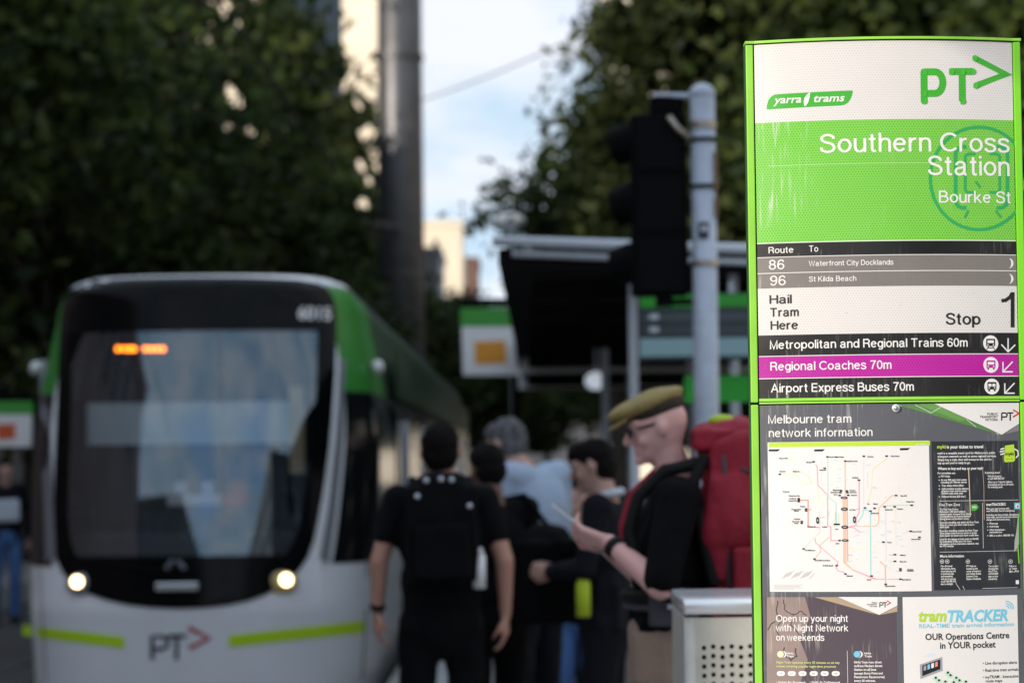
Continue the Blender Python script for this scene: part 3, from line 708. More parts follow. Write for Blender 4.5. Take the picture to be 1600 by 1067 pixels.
# ------------------------------------------------------------------ stop sign (in focus, convex face)
YS, SAG, LK = 4.40, 0.036, .4
def S(px, py):
    y = YS
    for _ in range(12):
        p = at(px, py, y); y = ysurf(p.x)
    return p.x, p.z
SXC, SHW = 0.0, 1.0
_a = at(1186, 620, YS).x; _b = at(1592.5, 620, YS).x
SXC, SHW = (_a + _b) / 2, (_b - _a) / 2
def ysurf(x): t = (x - SXC) / SHW; return YS - SAG * (1 - min(1.3, t * t))
PXM = 4.37 / FPX            # metres per photo pixel on the sign
sign = empty('stop_sign', (SXC, YS + .05, 0), 'tall lime framed tram stop sign with station name, routes and posters, on the right', 'sign')
def surf(name, polys, m, off, parent=sign, nsub=1):
    """flat print: polygons in x,z laid on the convex face"""
    bm = bmesh.new()
    for P in polys: bm.faces.new([bm.verts.new((x, 0, z)) for x, z in P])
    xs_ = [v.co.x for v in bm.verts]; a, b_ = min(xs_), max(xs_); n = int((b_ - a) / .014)
    for k in range(1, n + 1):
        bmesh.ops.bisect_plane(bm, geom=bm.verts[:] + bm.edges[:] + bm.faces[:], plane_co=(a + (b_ - a) * k / (n + 1), 0, 0), plane_no=(1, 0, 0))
    for v in bm.verts: v.co.y = ysurf(v.co.x) - off * LK
    bmesh.ops.recalc_face_normals(bm, faces=bm.faces[:])
    me = bpy.data.meshes.new(name); bm.to_mesh(me); bm.free()
    return link(name, me, m, parent)
def rect(name, x0, x1, z0, z1, m, off, parent=sign, n=None):
    n = n or max(1, int(abs(x1 - x0) / .02)); P = []
    V = []
    for k in range(n + 1):
        x = x0 + (x1 - x0) * k / n; V += [(x, ysurf(x) - off * LK, z0), (x, ysurf(x) - off * LK, z1)]
    return MB().add(V, [(2*k, 2*k+2, 2*k+3, 2*k+1) for k in range(n)]).build(name, m, parent, smooth=True)
def prect(name, px0, px1, py0, py1, m, off, parent=sign):
    xm, ym = (px0 + px1) / 2, (py0 + py1) / 2
    return rect(name, S(px0, ym)[0], S(px1, ym)[0], S(xm, py1)[1], S(xm, py0)[1], m, off, parent)
def ppoly(name, pts, m, off, parent=sign): return surf(name, [[S(*p) for p in pts]], m, off, parent)

def printmat(name, c, hexc=None, scratch=.0, rough=.35, mott=0.06, left=False, hs=.5):
    m = bpy.data.materials.new(name); m.use_nodes = True; nt = m.node_tree; b = nt.nodes['Principled BSDF']; N = nt.nodes.new; K = nt.links.new
    b.inputs['Roughness'].default_value = rough; b.inputs['Specular IOR Level'].default_value = .4
    tc = N('ShaderNodeTexCoord'); g = N('ShaderNodeNewGeometry')
    cur = N('ShaderNodeRGB'); cur.outputs[0].default_value = (*c, 1); cur = cur.outputs[0]
    def mixc(fac, c2):
        nonlocal cur
        mx = N('ShaderNodeMix'); mx.data_type = 'RGBA'; K(fac, mx.inputs[0]); K(cur, mx.inputs[6]); mx.inputs[7].default_value = (*c2, 1); cur = mx.outputs[2]
    if hexc:
        sp = N('ShaderNodeSeparateXYZ'); K(g.outputs['Position'], sp.inputs[0]); a = .0052
        def cell(ox, oz):
            r = []
            for o_, per, of in ((sp.outputs[0], a, ox), (sp.outputs[2], a * 1.732, oz)):
                m1 = N('ShaderNodeMath'); m1.operation = 'MULTIPLY_ADD'; m1.inputs[1].default_value = 1 / per; m1.inputs[2].default_value = of; K(o_, m1.inputs[0])
                m2 = N('ShaderNodeMath'); m2.operation = 'FRACT'; K(m1.outputs[0], m2.inputs[0])
                m3 = N('ShaderNodeMath'); m3.operation = 'MULTIPLY_ADD'; m3.inputs[1].default_value = per / a; m3.inputs[2].default_value = -.5 * per / a; K(m2.outputs[0], m3.inputs[0])
                r.append(m3.outputs[0])
            cb = N('ShaderNodeCombineXYZ'); K(r[0], cb.inputs[0]); K(r[1], cb.inputs[1])
            ln = N('ShaderNodeVectorMath'); ln.operation = 'LENGTH'; K(cb.outputs[0], ln.inputs[0]); return ln.outputs['Value']
        mn = N('ShaderNodeMath'); mn.operation = 'MINIMUM'; K(cell(10.0, 10.0), mn.inputs[0]); K(cell(10.5, 10.5), mn.inputs[1])
        mr = N('ShaderNodeMapRange'); mr.inputs[1].default_value = .22; mr.inputs[2].default_value = .40; mr.inputs[3].default_value = hs; mr.inputs[4].default_value = 0; K(mn.outputs[0], mr.inputs[0])
        mixc(mr.outputs[0], hexc)
    if mott:
        n = N('ShaderNodeTexNoise'); n.inputs['Scale'].default_value = 9; n.inputs['Detail'].default_value = 6; K(g.outputs['Position'], n.inputs['Vector'])
        mr = N('ShaderNodeMapRange'); mr.inputs[1].default_value = .42; mr.inputs[2].default_value = .75; mr.inputs[3].default_value = 0; mr.inputs[4].default_value = mott * 3; K(n.outputs['Fac'], mr.inputs[0])
        mixc(mr.outputs[0], tuple(x * .55 + .03 for x in c))
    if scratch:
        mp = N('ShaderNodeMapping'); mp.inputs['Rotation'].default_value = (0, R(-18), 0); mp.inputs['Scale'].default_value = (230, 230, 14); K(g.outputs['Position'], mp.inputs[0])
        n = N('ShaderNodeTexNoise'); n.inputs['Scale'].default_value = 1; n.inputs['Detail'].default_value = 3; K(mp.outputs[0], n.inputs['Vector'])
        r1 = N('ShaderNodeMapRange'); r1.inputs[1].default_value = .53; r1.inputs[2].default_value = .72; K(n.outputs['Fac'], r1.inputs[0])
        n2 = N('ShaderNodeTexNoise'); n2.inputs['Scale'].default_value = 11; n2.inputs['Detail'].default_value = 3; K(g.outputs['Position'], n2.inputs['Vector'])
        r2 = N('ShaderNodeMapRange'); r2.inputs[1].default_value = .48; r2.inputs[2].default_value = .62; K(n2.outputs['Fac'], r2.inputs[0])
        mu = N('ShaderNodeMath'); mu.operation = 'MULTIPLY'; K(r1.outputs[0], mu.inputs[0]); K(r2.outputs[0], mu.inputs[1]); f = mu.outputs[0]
        if left:  # streaks weighted to the left: scuffs, with glare painted in as pale colour
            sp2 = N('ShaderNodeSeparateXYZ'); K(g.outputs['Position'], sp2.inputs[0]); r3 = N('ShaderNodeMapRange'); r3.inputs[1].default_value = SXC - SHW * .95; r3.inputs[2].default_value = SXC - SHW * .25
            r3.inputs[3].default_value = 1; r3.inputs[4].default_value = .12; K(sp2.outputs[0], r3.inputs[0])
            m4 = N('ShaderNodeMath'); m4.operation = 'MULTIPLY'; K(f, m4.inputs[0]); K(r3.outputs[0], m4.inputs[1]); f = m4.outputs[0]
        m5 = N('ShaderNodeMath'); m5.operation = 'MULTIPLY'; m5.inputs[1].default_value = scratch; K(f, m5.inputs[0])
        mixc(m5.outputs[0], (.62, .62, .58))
        # fine specks of dirt
        n3 = N('ShaderNodeTexNoise'); n3.inputs['Scale'].default_value = 260; n3.inputs['Detail'].default_value = 2; K(g.outputs['Position'], n3.inputs['Vector'])
        r4 = N('ShaderNodeMapRange'); r4.inputs[1].default_value = .70; r4.inputs[2].default_value = .80; r4.inputs[4].default_value = .5; K(n3.outputs['Fac'], r4.inputs[0]); mixc(r4.outputs[0], (.12, .12, .11))
    K(cur, b.inputs['Base Color'])
    n4 = N('ShaderNodeTexNoise'); n4.inputs['Scale'].default_value = 5; n4.inputs['Detail'].default_value = 7; K(g.outputs['Position'], n4.inputs['Vector'])
    r5 = N('ShaderNodeMapRange'); r5.inputs[1].default_value = .3; r5.inputs[2].default_value = .7; r5.inputs[3].default_value = rough * .75; r5.inputs[4].default_value = min(1, rough * 1.5); K(n4.outputs['Fac'], r5.inputs[0]); K(r5.outputs[0], b.inputs['Roughness'])
    return m
PW = printmat('sign white sheeting', (.665, .65, .64), hexc=(.47, .455, .45), scratch=.2, mott=.03, hs=.6)
PG = printmat('sign green sheeting', (.20, .56, .07), hexc=(.065, .32, .03), scratch=.8, left=True, mott=.05, hs=.8)  # pale streaks at left mix scuffs with painted glare
PGL = printmat('logo green', (.055, .40, .035), hexc=(.025, .25, .02), mott=.03)
PT_ = printmat('tram icon green', (.03, .36, .10), hexc=(.02, .26, .06), mott=.03)
PK = printmat('sign black sheeting', (.013, .013, .013), scratch=.8, left=True, mott=.05)
PGY = printmat('sign grey sheeting', (.18, .166, .157), scratch=.35, left=True, mott=.05)
PM = printmat('sign magenta sheeting', (.46, .016, .33), hexc=(.27, .008, .18), scratch=.25, left=True, mott=.05, hs=.8)
PSL = printmat('poster slate', (.095, .10, .118), scratch=.35, mott=.16)  # mottle puts dark reflected folds into the slate colour; streaks are scuffs
PDK = printmat('poster charcoal', (.022, .025, .031), scratch=.25, mott=.10)
PWH = printmat('poster white', (.70, .685, .68), mott=.03, scratch=.06)
INKW = printmat('white ink', (.72, .72, .71), mott=0)
INKK = printmat('black ink', (.015, .015, .015), mott=0)
INKL = printmat('lime ink', (.42, .62, .04), mott=0)
INKR = printmat('red ink', (.55, .02, .02), mott=0)
INKD = printmat('soft ink', (.35, .36, .38), mott=0)
PPU = printmat('poster aubergine', (.085, .065, .082), scratch=.35, mott=.15)
PBR = printmat('poster stone brown', (.27, .205, .19), scratch=.35, mott=.22)
PTN = printmat('poster tan', (.40, .30, .21), mott=.08)
PGT = printmat('poster leaf green', (.09, .23, .06), mott=.1, scratch=.2)
PGT2 = printmat('poster leaf green light', (.13, .30, .08), mott=.1)
CY = printmat('cyan ink', (.16, .50, .66), mott=0); LM = printmat('yellow green ink', (.38, .58, .05), mott=0)

# body: dark core, lime edge rails, lime arched cap, dividing rail
xl, xr = SXC - SHW, SXC + SHW
zt = S(1389, 61)[1]; zmid0, zmid1 = S(1389, 628.5)[1], S(1389, 620)[1]
mb = MB(); N_ = 24; V = []
for z in (0.03, zt - .002):
    for k in range(N_ + 1): x = xl + 2 * SHW * k / N_; V.append((x, ysurf(x), z))
    V += [(xr, YS + .022, z), (xl, YS + .022, z)]
n_ = N_ + 3
mb.add(V, [(k, (k + 1) % n_, n_ + (k + 1) % n_, n_ + k) for k in range(n_)] + [tuple(range(n_))[::-1], tuple(range(n_, 2 * n_))])
mb.build('core', M['black'], sign)
LIME = mat('lime frame enamel', (.27, .62, .06), .35, coat=.3, var=.08, vscale=14); LIMED = mat('lime edge bright', (.17, .56, .02), .3, coat=.4)
wl = S(1184.3, 600)[0] - S(1172.5, 600)[0]
for a, b_, m_ in ((xl - .0018 - wl, xl - .0018, LIME), (xr + .0008, xr + .0008 + wl, LIMED)):
    MB().box((a, YS - .004, 0), (b_, YS + .028, zmid0 - .001)).build('edge_rail', m_, sign, bevel=.002)
    MB().box((a, YS - .004, zmid0 + .003), (b_, YS + .028, zt - .003)).build('edge_rail', m_, sign, bevel=.002)
for a in (xl - .0018 - wl - .0016, xr + .0012 + wl):
    MB().box((a, YS + .002, 0), (a + .0012, YS + .026, zt - .004)).build('edge_trim', mat('dark green trim', (.02, .09, .03), .4), sign)
# arched cap
V = []; xa, xb = xl - .0018 - wl - .001, xr + .001 + wl + .001; N2 = 30
for off, z in ((.006, zt - .001), (.006, zt + .0035), (-.03, zt + .0035), (-.03, zt - .001)):
    for k in range(N2 + 1):
        x = xa + (xb - xa) * k / N2; V.append((x, (ysurf(max(xl, min(xr, x))) if off > 0 else YS) - off, z))
F = []
for j in range(4):
    for k in range(N2): F.append((j*(N2+1)+k, j*(N2+1)+k+1, ((j+1) % 4)*(N2+1)+k+1, ((j+1) % 4)*(N2+1)+k))
F += [tuple(j*(N2+1) for j in range(4)), tuple(j*(N2+1)+N2 for j in range(4))[::-1]]
MB().add(V, F).build('top_cap', LIME, sign)
for z0, z1, nm in ((zmid0 + .0045, zmid1, 'divider_rail'), (zmid0, zmid0 + .003, 'divider_rail')):
    V = []
    for off, z in ((.004, z0), (.004, z1), (-.01, z1), (-.01, z0)):
        for k in range(N2 + 1): x = xl + (xr - xl) * k / N2; V.append((x, ysurf(x) - off, z))
    MB().add(V, F).build(nm, LIME, sign)

def zrow(py): return S(1400, py)[1]
def band_(name, y0, y1, m, off=.0012): return rect(name, xl + .0005, xr - .0005, zrow(y1), zrow(y0), m, off)
white_top = band_('white_header', 63.5, 186.5, PW)
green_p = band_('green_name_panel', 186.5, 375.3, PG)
band_('panel_line', 375.3, 376.6, INKW)
route_h = band_('route_header', 376.6, 397.6, PK)
band_('panel_line', 397.6, 398.6, INKW)
r86 = band_('route_row', 398.6, 422.6, PGY); band_('panel_line', 422.6, 423.7, INKW)
r96 = band_('route_row', 423.7, 447, PGY)
hail = band_('white_stop_panel', 447, 520.5, PW)
k1 = band_('direction_row', 520.5, 553, PK); band_('panel_line', 553, 554.2, INKW)
k2 = band_('direction_row', 554.2, 588, PM); band_('panel_line', 588, 589.2, INKW)
k3 = band_('direction_row', 589.2, 619.3, PK)
low = rect('information_panel', xl + .0005, xr - .0005, .05, zrow(630.5), PSL, .0012)

# ---- monoline letters
def arc(cx, cy, rx, ry, a0, a1, n=14): return [(cx + rx * math.cos(R(a0 + (a1 - a0) * k / n)), cy + ry * math.sin(R(a0 + (a1 - a0) * k / n))) for k in range(n + 1)]
def spl(P, n=6):
    Q = []; P = [P[0]] + P + [P[-1]]
    for i in range(1, len(P) - 2):
        for k in range(n):
            t = k / n; a, b_, c, d = P[i-1], P[i], P[i+1], P[i+2]
            Q.append(tuple(.5 * ((2*b_[j]) + (-a[j]+c[j])*t + (2*a[j]-5*b_[j]+4*c[j]-d[j])*t*t + (-a[j]+3*b_[j]-3*c[j]+d[j])*t**3) for j in (0, 1)))
    Q.append(P[-1]); return Q
def sc(P, sx, sy): return [(x * sx, y * sy) for x, y in P]
SP = [(.57,.73),(.53,.86),(.33,.945),(.13,.87),(.085,.73),(.17,.60),(.33,.53),(.50,.45),(.59,.29),(.52,.12),(.32,.055),(.11,.13),(.055,.29)]
XH, BY, BR = .73, .365, .31
GL = {
 'S': [spl(SP)], 's': [spl(sc(SP, .78, .745))],
 'C': [arc(.42, .5, .36, .445, 42, 318, 20)], 'B': [[(.07,0),(.07,.94),(.36,.94)] + arc(.36,.735,.2,.205,90,-90,8) + [(.07,.53)], [(.07,.53),(.40,.53)] + arc(.40,.295,.22,.235,90,-90,8) + [(.07,.06)]],
 'K': [[(.07,0),(.07,1)], [(.60,1),(.08,.42)], [(.24,.58),(.64,0)]], 'D': [[(.07,.06),(.07,.94),(.30,.94)] + arc(.30,.5,.33,.44,90,-90,12) + [(.07,.06)]],
 'W': [[(.02,1),(.24,0),(.47,.97),(.70,0),(.92,1)]], 'M': [[(.07,0),(.07,.97),(.38,.04),(.69,.97),(.69,0)]],
 'R': [[(.07,0),(.07,.94),(.40,.94)] + arc(.40,.72,.2,.22,90,-90,8) + [(.07,.50)], [(.40,.50),(.54,.42),(.58,.2),(.62,0)]],
 'T': [[(.02,.94),(.66,.94)], [(.34,0),(.34,.94)]], 'A': [[(.02,0),(.34,.97),(.66,0)], [(.13,.34),(.55,.34)]], 'E': [[(.58,.06),(.07,.06),(.07,.94),(.57,.94)], [(.07,.52),(.53,.52)]],
 'H': [[(.07,0),(.07,1)], [(.63,0),(.63,1)], [(.07,.53),(.63,.53)]],
 'O': [arc(.42, .5, .36, .445, 0, 360, 24)], 'N': [[(.07,0),(.07,.96),(.60,.04),(.60,1)]],
 'a': [spl([(.10,.52),(.16,.63),(.29,.68),(.42,.64),(.465,.52),(.465,.14),(.50,.06),(.56,.05)]), spl([(.465,.42),(.30,.39),(.14,.34),(.075,.20),(.14,.075),(.26,.045),(.40,.11),(.465,.24)])],
 'b': [[(.07,0),(.07,1)], arc(.31,BY,.22,BR,0,360,18)], 'd': [[(.53,0),(.53,1)], arc(.29,BY,.22,BR,0,360,18)],
 'c': [arc(.29, BY, .225, BR, 38, 322, 16)], 'e': [[(.52,.40)] + arc(.29, BY, .225, BR, 8, 322, 18), [(.08,.40),(.52,.40)]],
 'f': [[(.17,0),(.17,.80)] + spl([(.17,.80),(.21,.91),(.33,.93)])[1:], [(.02,.68),(.32,.68)]],
 'g': [arc(.28,BY,.21,BR,0,360,18), [(.50,.73),(.50,.02)] + spl([(.50,.02),(.44,-.15),(.27,-.20),(.12,-.14)])[1:]],
 'h': [[(.07,0),(.07,1)], spl([(.07,.44),(.13,.62),(.29,.685),(.43,.62),(.47,.46)]) + [(.47,0)]],
 'i': [[(.07,0),(.07,.73)], [(.07,.87),(.07,1)]], 'l': [[(.07,0),(.07,1)]],
 'k': [[(.07,0),(.07,1)], [(.47,.72),(.08,.30)], [(.20,.44),(.50,0)]],
 'm': [[(.07,0),(.07,.73)], spl([(.07,.44),(.13,.62),(.26,.685),(.37,.62),(.40,.46)]) + [(.40,0)], spl([(.40,.44),(.46,.62),(.60,.685),(.70,.62),(.73,.46)]) + [(.73,0)]],
 'n': [[(.07,0),(.07,.73)], spl([(.07,.44),(.13,.62),(.29,.685),(.43,.62),(.47,.46)]) + [(.47,0)]],
 'o': [arc(.30,BY,.235,BR,0,360,20)], 'p': [[(.07,-.27),(.07,.73)], arc(.31,BY,.22,BR,0,360,18)],
 'r': [[(.07,0),(.07,.73)], spl([(.07,.42),(.13,.59),(.24,.67),(.34,.67)])], 't': [[(.17,.93),(.17,.16)] + spl([(.17,.16),(.21,.06),(.33,.06)])[1:], [(.02,.68),(.32,.68)]],
 'u': [[(.07,.73),(.07,.26)] + spl([(.07,.26),(.12,.10),(.25,.045),(.40,.11),(.47,.28)])[1:], [(.47,.73),(.47,0)]],
 'x': [[(.02,0),(.44,.73)], [(.02,.73),(.44,0)]], 'w': [[(.02,.73),(.19,0),(.36,.70),(.53,0),(.70,.73)]],
 'v': [[(.02,.73),(.24,0),(.46,.73)]], 'y': [[(.02,.73),(.25,.03)], [(.47,.73),(.22,-.12),(.15,-.2),(.05,-.2)]],
 '6': [spl([(.50,.76),(.43,.90),(.31,.945),(.15,.84),(.08,.60),(.07,.33)]), arc(.29,.31,.22,.255,0,360,18)],
 '9': [spl([(.08,.22),(.15,.09),(.28,.05),(.43,.16),(.50,.40),(.51,.66)]), arc(.29,.69,.22,.255,0,360,18)],
 '8': [arc(.29,.73,.19,.215,0,360,16), arc(.29,.29,.225,.24,0,360,18)], '0': [arc(.29,.5,.22,.445,0,360,22)],
 '7': [[(.04,.94),(.52,.94),(.38,.66),(.27,.36),(.21,0)]],
}
def ribbon(P, wd):
    P = [Vector(p) for p in P]; closed = (P[0] - P[-1]).length < 1e-4
    if closed: P = P[:-1]
    n = len(P); V = []
    for i, p in enumerate(P):
        a = P[i-1] if (i > 0 or closed) else None; c = P[(i+1) % n] if (i < n-1 or closed) else None
        d1 = (p - a).normalized() if a is not None else None; d2 = (c - p).normalized() if c is not None else None
        if d1 is None: d1 = d2
        if d2 is None: d2 = d1
        n1 = Vector((-d1.y, d1.x)); n2 = Vector((-d2.y, d2.x)); q = (n1 + n2)
        q = n1 if q.length < .3 else q.normalized(); k = wd / 2 / max(.45, q.dot(n1))
        V += [p + q * k, p - q * k]
    F = [(2*i, 2*i+1, 2*((i+1) % n)+1, 2*((i+1) % n)) for i in range(n if closed else n - 1)]
    return V, F
def mono(s, pxl, pxr, pyb, cap, m, wd=.125, off=.0024, parent=sign):
    """set a line in monoline letters: fitted between pxl and pxr, baseline at pyb (photo pixels)"""
    x = 0; out_ = []
    for ch in s:
        if ch == ' ': x += .30; continue
        g = GL[ch]; mxx = max(p[0] for q in g for p in q); 
        out_.append((x, g)); x += mxx + .07 + (.03 if ch in 'rft' else .062)
    tot = x - .062
    xm = (pxl + pxr) / 2; x0, z0 = S(pxl, pyb)[0], S(xm, pyb)[1]; x1 = S(pxr, pyb)[0]; sx = (x1 - x0) / tot; sz = cap * PXM
    V = []; F = []; lay = 0
    for gx, g in out_:
        for j, q in enumerate(g):
            v, f = ribbon(q, wd); n = len(V)
            for p in v:
                X = x0 + (gx + p.x) * sx; V.append((X, ysurf(X) - (off + j * .0001) * LK, z0 + p.y * sz))
            F += [tuple(i + n for i in t) for t in f]
    return MB().add(V, F).build('lettering', m, parent)
def strokes(name, polys, wpx, m, off=.0024, parent=sign, rnd=True):
    V = []; F = []
    for j, P in enumerate(polys):
        Q = [S(*p) for p in P]; v, f = ribbon(Q, wpx * PXM); n = len(V)
        for p in v: V.append((p.x, ysurf(p.x) - (off + j * .0001) * LK, p.y))
        F += [tuple(i + n for i in t) for t in f]
        if rnd:
            for e, q in enumerate((Q[0], Q[-1])):
                n = len(V); r = wpx * PXM / 2
                for k in range(12): V.append((q[0] + r * math.cos(k * math.pi / 6), ysurf(q[0]) - (off + j * .0001 + .00004 * (e + 1)) * LK, q[1] + r * math.sin(k * math.pi / 6)))
                F.append(tuple(range(n, n + 12)))
    return MB().add(V, F).build(name, m, parent)
def disc(name, px, py, r, m, off, parent=sign, r2=None, a0=0, a1=360):
    c = S(px, py); r *= PXM; n = 28; V = []; F = []
    for k in range(n):
        a = R(a0 + (a1 - a0) * k / n); x = c[0] + r * math.cos(a); V.append((x, ysurf(x) - off * LK, c[1] + (r2 * PXM if r2 else r) * math.sin(a)))
    return MB().add(V, [tuple(range(n))]).build(name, m, parent)
# ---- ordinary small print
_fc = {}
def small(s, pxl, pxr, pyb, cap, m, bold=.012, off=.0026, parent=sign, name='small_print', shear=0):
    c = bpy.data.curves.new('t', 'FONT'); c.body = s; c.offset = bold; c.resolution_u = 2; c.shear = shear
    o = bpy.data.objects.new('t', c); col.objects.link(o); dg = bpy.context.evaluated_depsgraph_get()
    me = bpy.data.meshes.new_from_object(o.evaluated_get(dg)); bpy.data.objects.remove(o); bpy.data.curves.remove(c)
    xs_ = [v.co.x for v in me.vertices]
    if not xs_: return
    a, b_ = min(xs_), max(xs_); xm = (pxl + pxr) / 2; x0, z0 = S(pxl, pyb)[0], S(xm, pyb)[1]; x1 = S(pxr, pyb)[0]
    sx = (x1 - x0) / (b_ - a); sz = cap * PXM / .70
    for v in me.vertices:
        X = x0 + (v.co.x - a) * sx; z = z0 + v.co.y * sz; v.co = (X, ysurf(X) - off * LK, z)
    me.name = name; me.materials.clear(); return link(name, me, m, parent)

# header: operator badge, big logo
ppoly('badge', [(1197.6,171),(1198.5,164),(1200.5,157),(1204,152),(1209,148.8),(1216,147.6),(1331,141.8),(1332.5,143.5),(1331,150),(1328.5,156),(1325,161),(1320,164),(1313,165.3),(1200,171.5)], PGL, .0018, white_top)
small('yarra', 1208, 1252, 161.5, 12, INKW, .02, .0030, white_top, 'lettering', .25); small('trams', 1271.5, 1320, 159.3, 12, INKW, .02, .0030, white_top, 'lettering', .25)
ppoly('badge_leaf', [(1257,167),(1255.5,160),(1257,153),(1261,148),(1266,144),(1265,152),(1263,160),(1260,165)], INKW, .0030, white_top)
strokes('logo_letter', [[(1443.5,113),(1461,112.8)] + [(1461 + 12 * math.sin(R(a)), 129.6 - 16.8 * math.cos(R(a))) for a in range(15, 166, 15)] + [(1461,146.4),(1443.5,146.6)]], 11, PGL, .0024, white_top)
strokes('logo_letter', [[(1443.5,113),(1444,158.5)]], 11, PGL, .0022, white_top)
strokes('logo_letter', [[(1486,112.5),(1519,112.3)], [(1503,113),(1503.5,158.5)]], 11, PGL, .0026, white_top)
strokes('logo_arrow', [[(1523,91.5),(1571.5,116.5),(1524.5,134.5)]], 9.5, PGL, .0034, white_top)
# tram icon under the name
clip = []
circ = [(1529.5 + 76 * math.cos(R(a)), 279 + 80 * math.sin(R(a))) for a in range(36, 325, 6)]
strokes('tram_icon', [circ], 5.2, PT_, .0016, green_p, False)
def rr(x0, y0, x1, y1, r): 
    P = []
    for cx, cy, a in ((x1-r, y0+r, -90), (x1-r, y1-r, 0), (x0+r, y1-r, 90), (x0+r, y0+r, 180)): P += [(cx + r*math.cos(R(a+t)), cy + r*math.sin(R(a+t))) for t in range(0, 91, 15)]
    return P + [P[0]]
strokes('tram_icon', [rr(1493, 230, 1574, 325, 12)], 6, PT_, .0017, green_p, False)
strokes('tram_icon', [rr(1508, 241, 1562, 301, 6)], 4.5, PT_, .0018, green_p, False)
strokes('tram_icon', [[(1513,329),(1507,341)], [(1556,329),(1564,340)], [(1524,284),(1532,293)]], 4, PT_, .0019, green_p, False)
prect('scratch_line', 1200, 1470, 255.5, 256.3, mat('scratch', (.42, .70, .30), .4), .0020, green_p)
mono('Southern Cross', 1281, 1578, 237.2, 30, INKW, .118, parent=green_p)
mono('Station', 1450, 1578, 274.6, 31, INKW, .118, parent=green_p)
mono('Bourke St', 1467, 1580, 317.3, 18.8, INKW, .125, parent=green_p)
mono('Route', 1200.7, 1240, 395.5, 9.8, INKW, parent=route_h); mono('To', 1264, 1278.5, 393.5, 9.8, INKW, parent=route_h)
mono('86', 1201, 1226, 421.2, 15.5, INKW, .11, parent=r86); mono('96', 1203, 1228, 446.0, 15.5, INKW, .11, parent=r96)
mono('Waterfront City Docklands', 1264, 1396, 414.6, 8.2, INKW, .13, parent=r86); mono('St Kilda Beach', 1264, 1338, 439.5, 8.2, INKW, .13, parent=r96)
for py, pr in ((411.6, r86), (435.8, r96)):
    P = [(1575.5 + 8 * math.sin(R(a)), py - 8 * math.cos(R(a))) for a in range(0, 181, 15)] + [(1575.5 + 4.3 * math.sin(R(a)), py - 8 * math.cos(R(a)) ) for a in range(165, 0, -15)]
    ppoly('moon_symbol', P, INKW, .0024, pr)
mono('Hail', 1202.3, 1237, 474.4, 13.6, INKK, .155, parent=hail); mono('Tram', 1203, 1248, 494.4, 13.6, INKK, .155, parent=hail); mono('Here', 1204, 1247, 514.6, 13.6, INKK, .155, parent=hail)
mono('Stop', 1478, 1532, 507, 18, INKK, .145, parent=hail)
strokes('stop_number', [[(1582, 511.5), (1582, 456.5)]], 6.4, INKK, .0024, hail, False); strokes('stop_number', [[(1564.5, 470), (1571.5, 469), (1577.5, 464.5), (1581.5, 458)]], 5.4, INKK, .0026, hail, False)
mono('Metropolitan and Regional Trains 60m', 1202.8, 1512, 542.8, 13.4, INKW, .13, parent=k1)
mono('Regional Coaches 70m', 1203.5, 1393, 577.4, 13.4, INKW, .13, parent=k2)
mono('Airport Express Buses 70m', 1205, 1428, 611.4, 13.4, INKW, .13, parent=k3)
for (cx, cy, pr, mm, kind) in ((1547.8, 536.3, k1, PK, 0), (1548.2, 570, k2, PM, 1), (1549.7, 603.8, k3, PK, 2)):
    d = disc('transport_symbol', cx, cy, 12.4, INKW, .0020, pr)
    ppoly('vehicle_shape', [(cx-6.5,cy-7),(cx+6.5,cy-7),(cx+7,cy-5),(cx+7,cy+4.5),(cx-7,cy+4.5),(cx-7,cy-5)], mm, .0024, pr)
    if kind == 2:
        ppoly('vehicle_window', [(cx-5.4,cy-4.4),(cx-.7,cy-4.4),(cx-.7,cy+.2),(cx-5.4,cy+.2)], INKW, .0028, pr); ppoly('vehicle_window', [(cx+.7,cy-4.4),(cx+5.4,cy-4.4),(cx+5.4,cy+.2),(cx+.7,cy+.2)], INKW, .0028, pr)
    else: ppoly('vehicle_window', [(cx-5,cy-4.6),(cx+5,cy-4.6),(cx+5,cy-.4),(cx-5,cy-.4)], INKW, .0028, pr)
    for sx in (-1, 1):
        disc('vehicle_lamp', cx + sx * 4.3, cy + 2.3, 1.1, INKW, .0028, pr)
        if kind == 0: strokes('vehicle_rail', [[(cx + sx*3, cy+5), (cx + sx*6.2, cy+9.3)]], 1.4, mm, .0026, pr, False)
        else: ppoly('vehicle_wheel', [(cx+sx*3,cy+4.5),(cx+sx*5.6,cy+4.5),(cx+sx*5.6,cy+7.4),(cx+sx*3,cy+7.4)], mm, .0026, pr)
    if kind == 0: strokes('vehicle_rail', [[(cx-4.4, cy+7), (cx+4.4, cy+7)]], 1.2, mm, .0027, pr, False)
strokes('arrow', [[(1575,528.3),(1575,549.5)], [(1564.5,538.2),(1575,549.5),(1586.3,538.6)]], 2.1, INKW, .0024, k1, False)
strokes('arrow', [[(1582,565),(1567.6,580.4)], [(1567,565.2),(1567,580.8),(1582.3,580.8)]], 2.1, INKW, .0024, k2, False)
strokes('arrow', [[(1585,598.3),(1570.6,613.6)], [(1569.8,598.6),(1569.8,614.2),(1585.3,614.2)]], 2.1, INKW, .0024, k3, False)

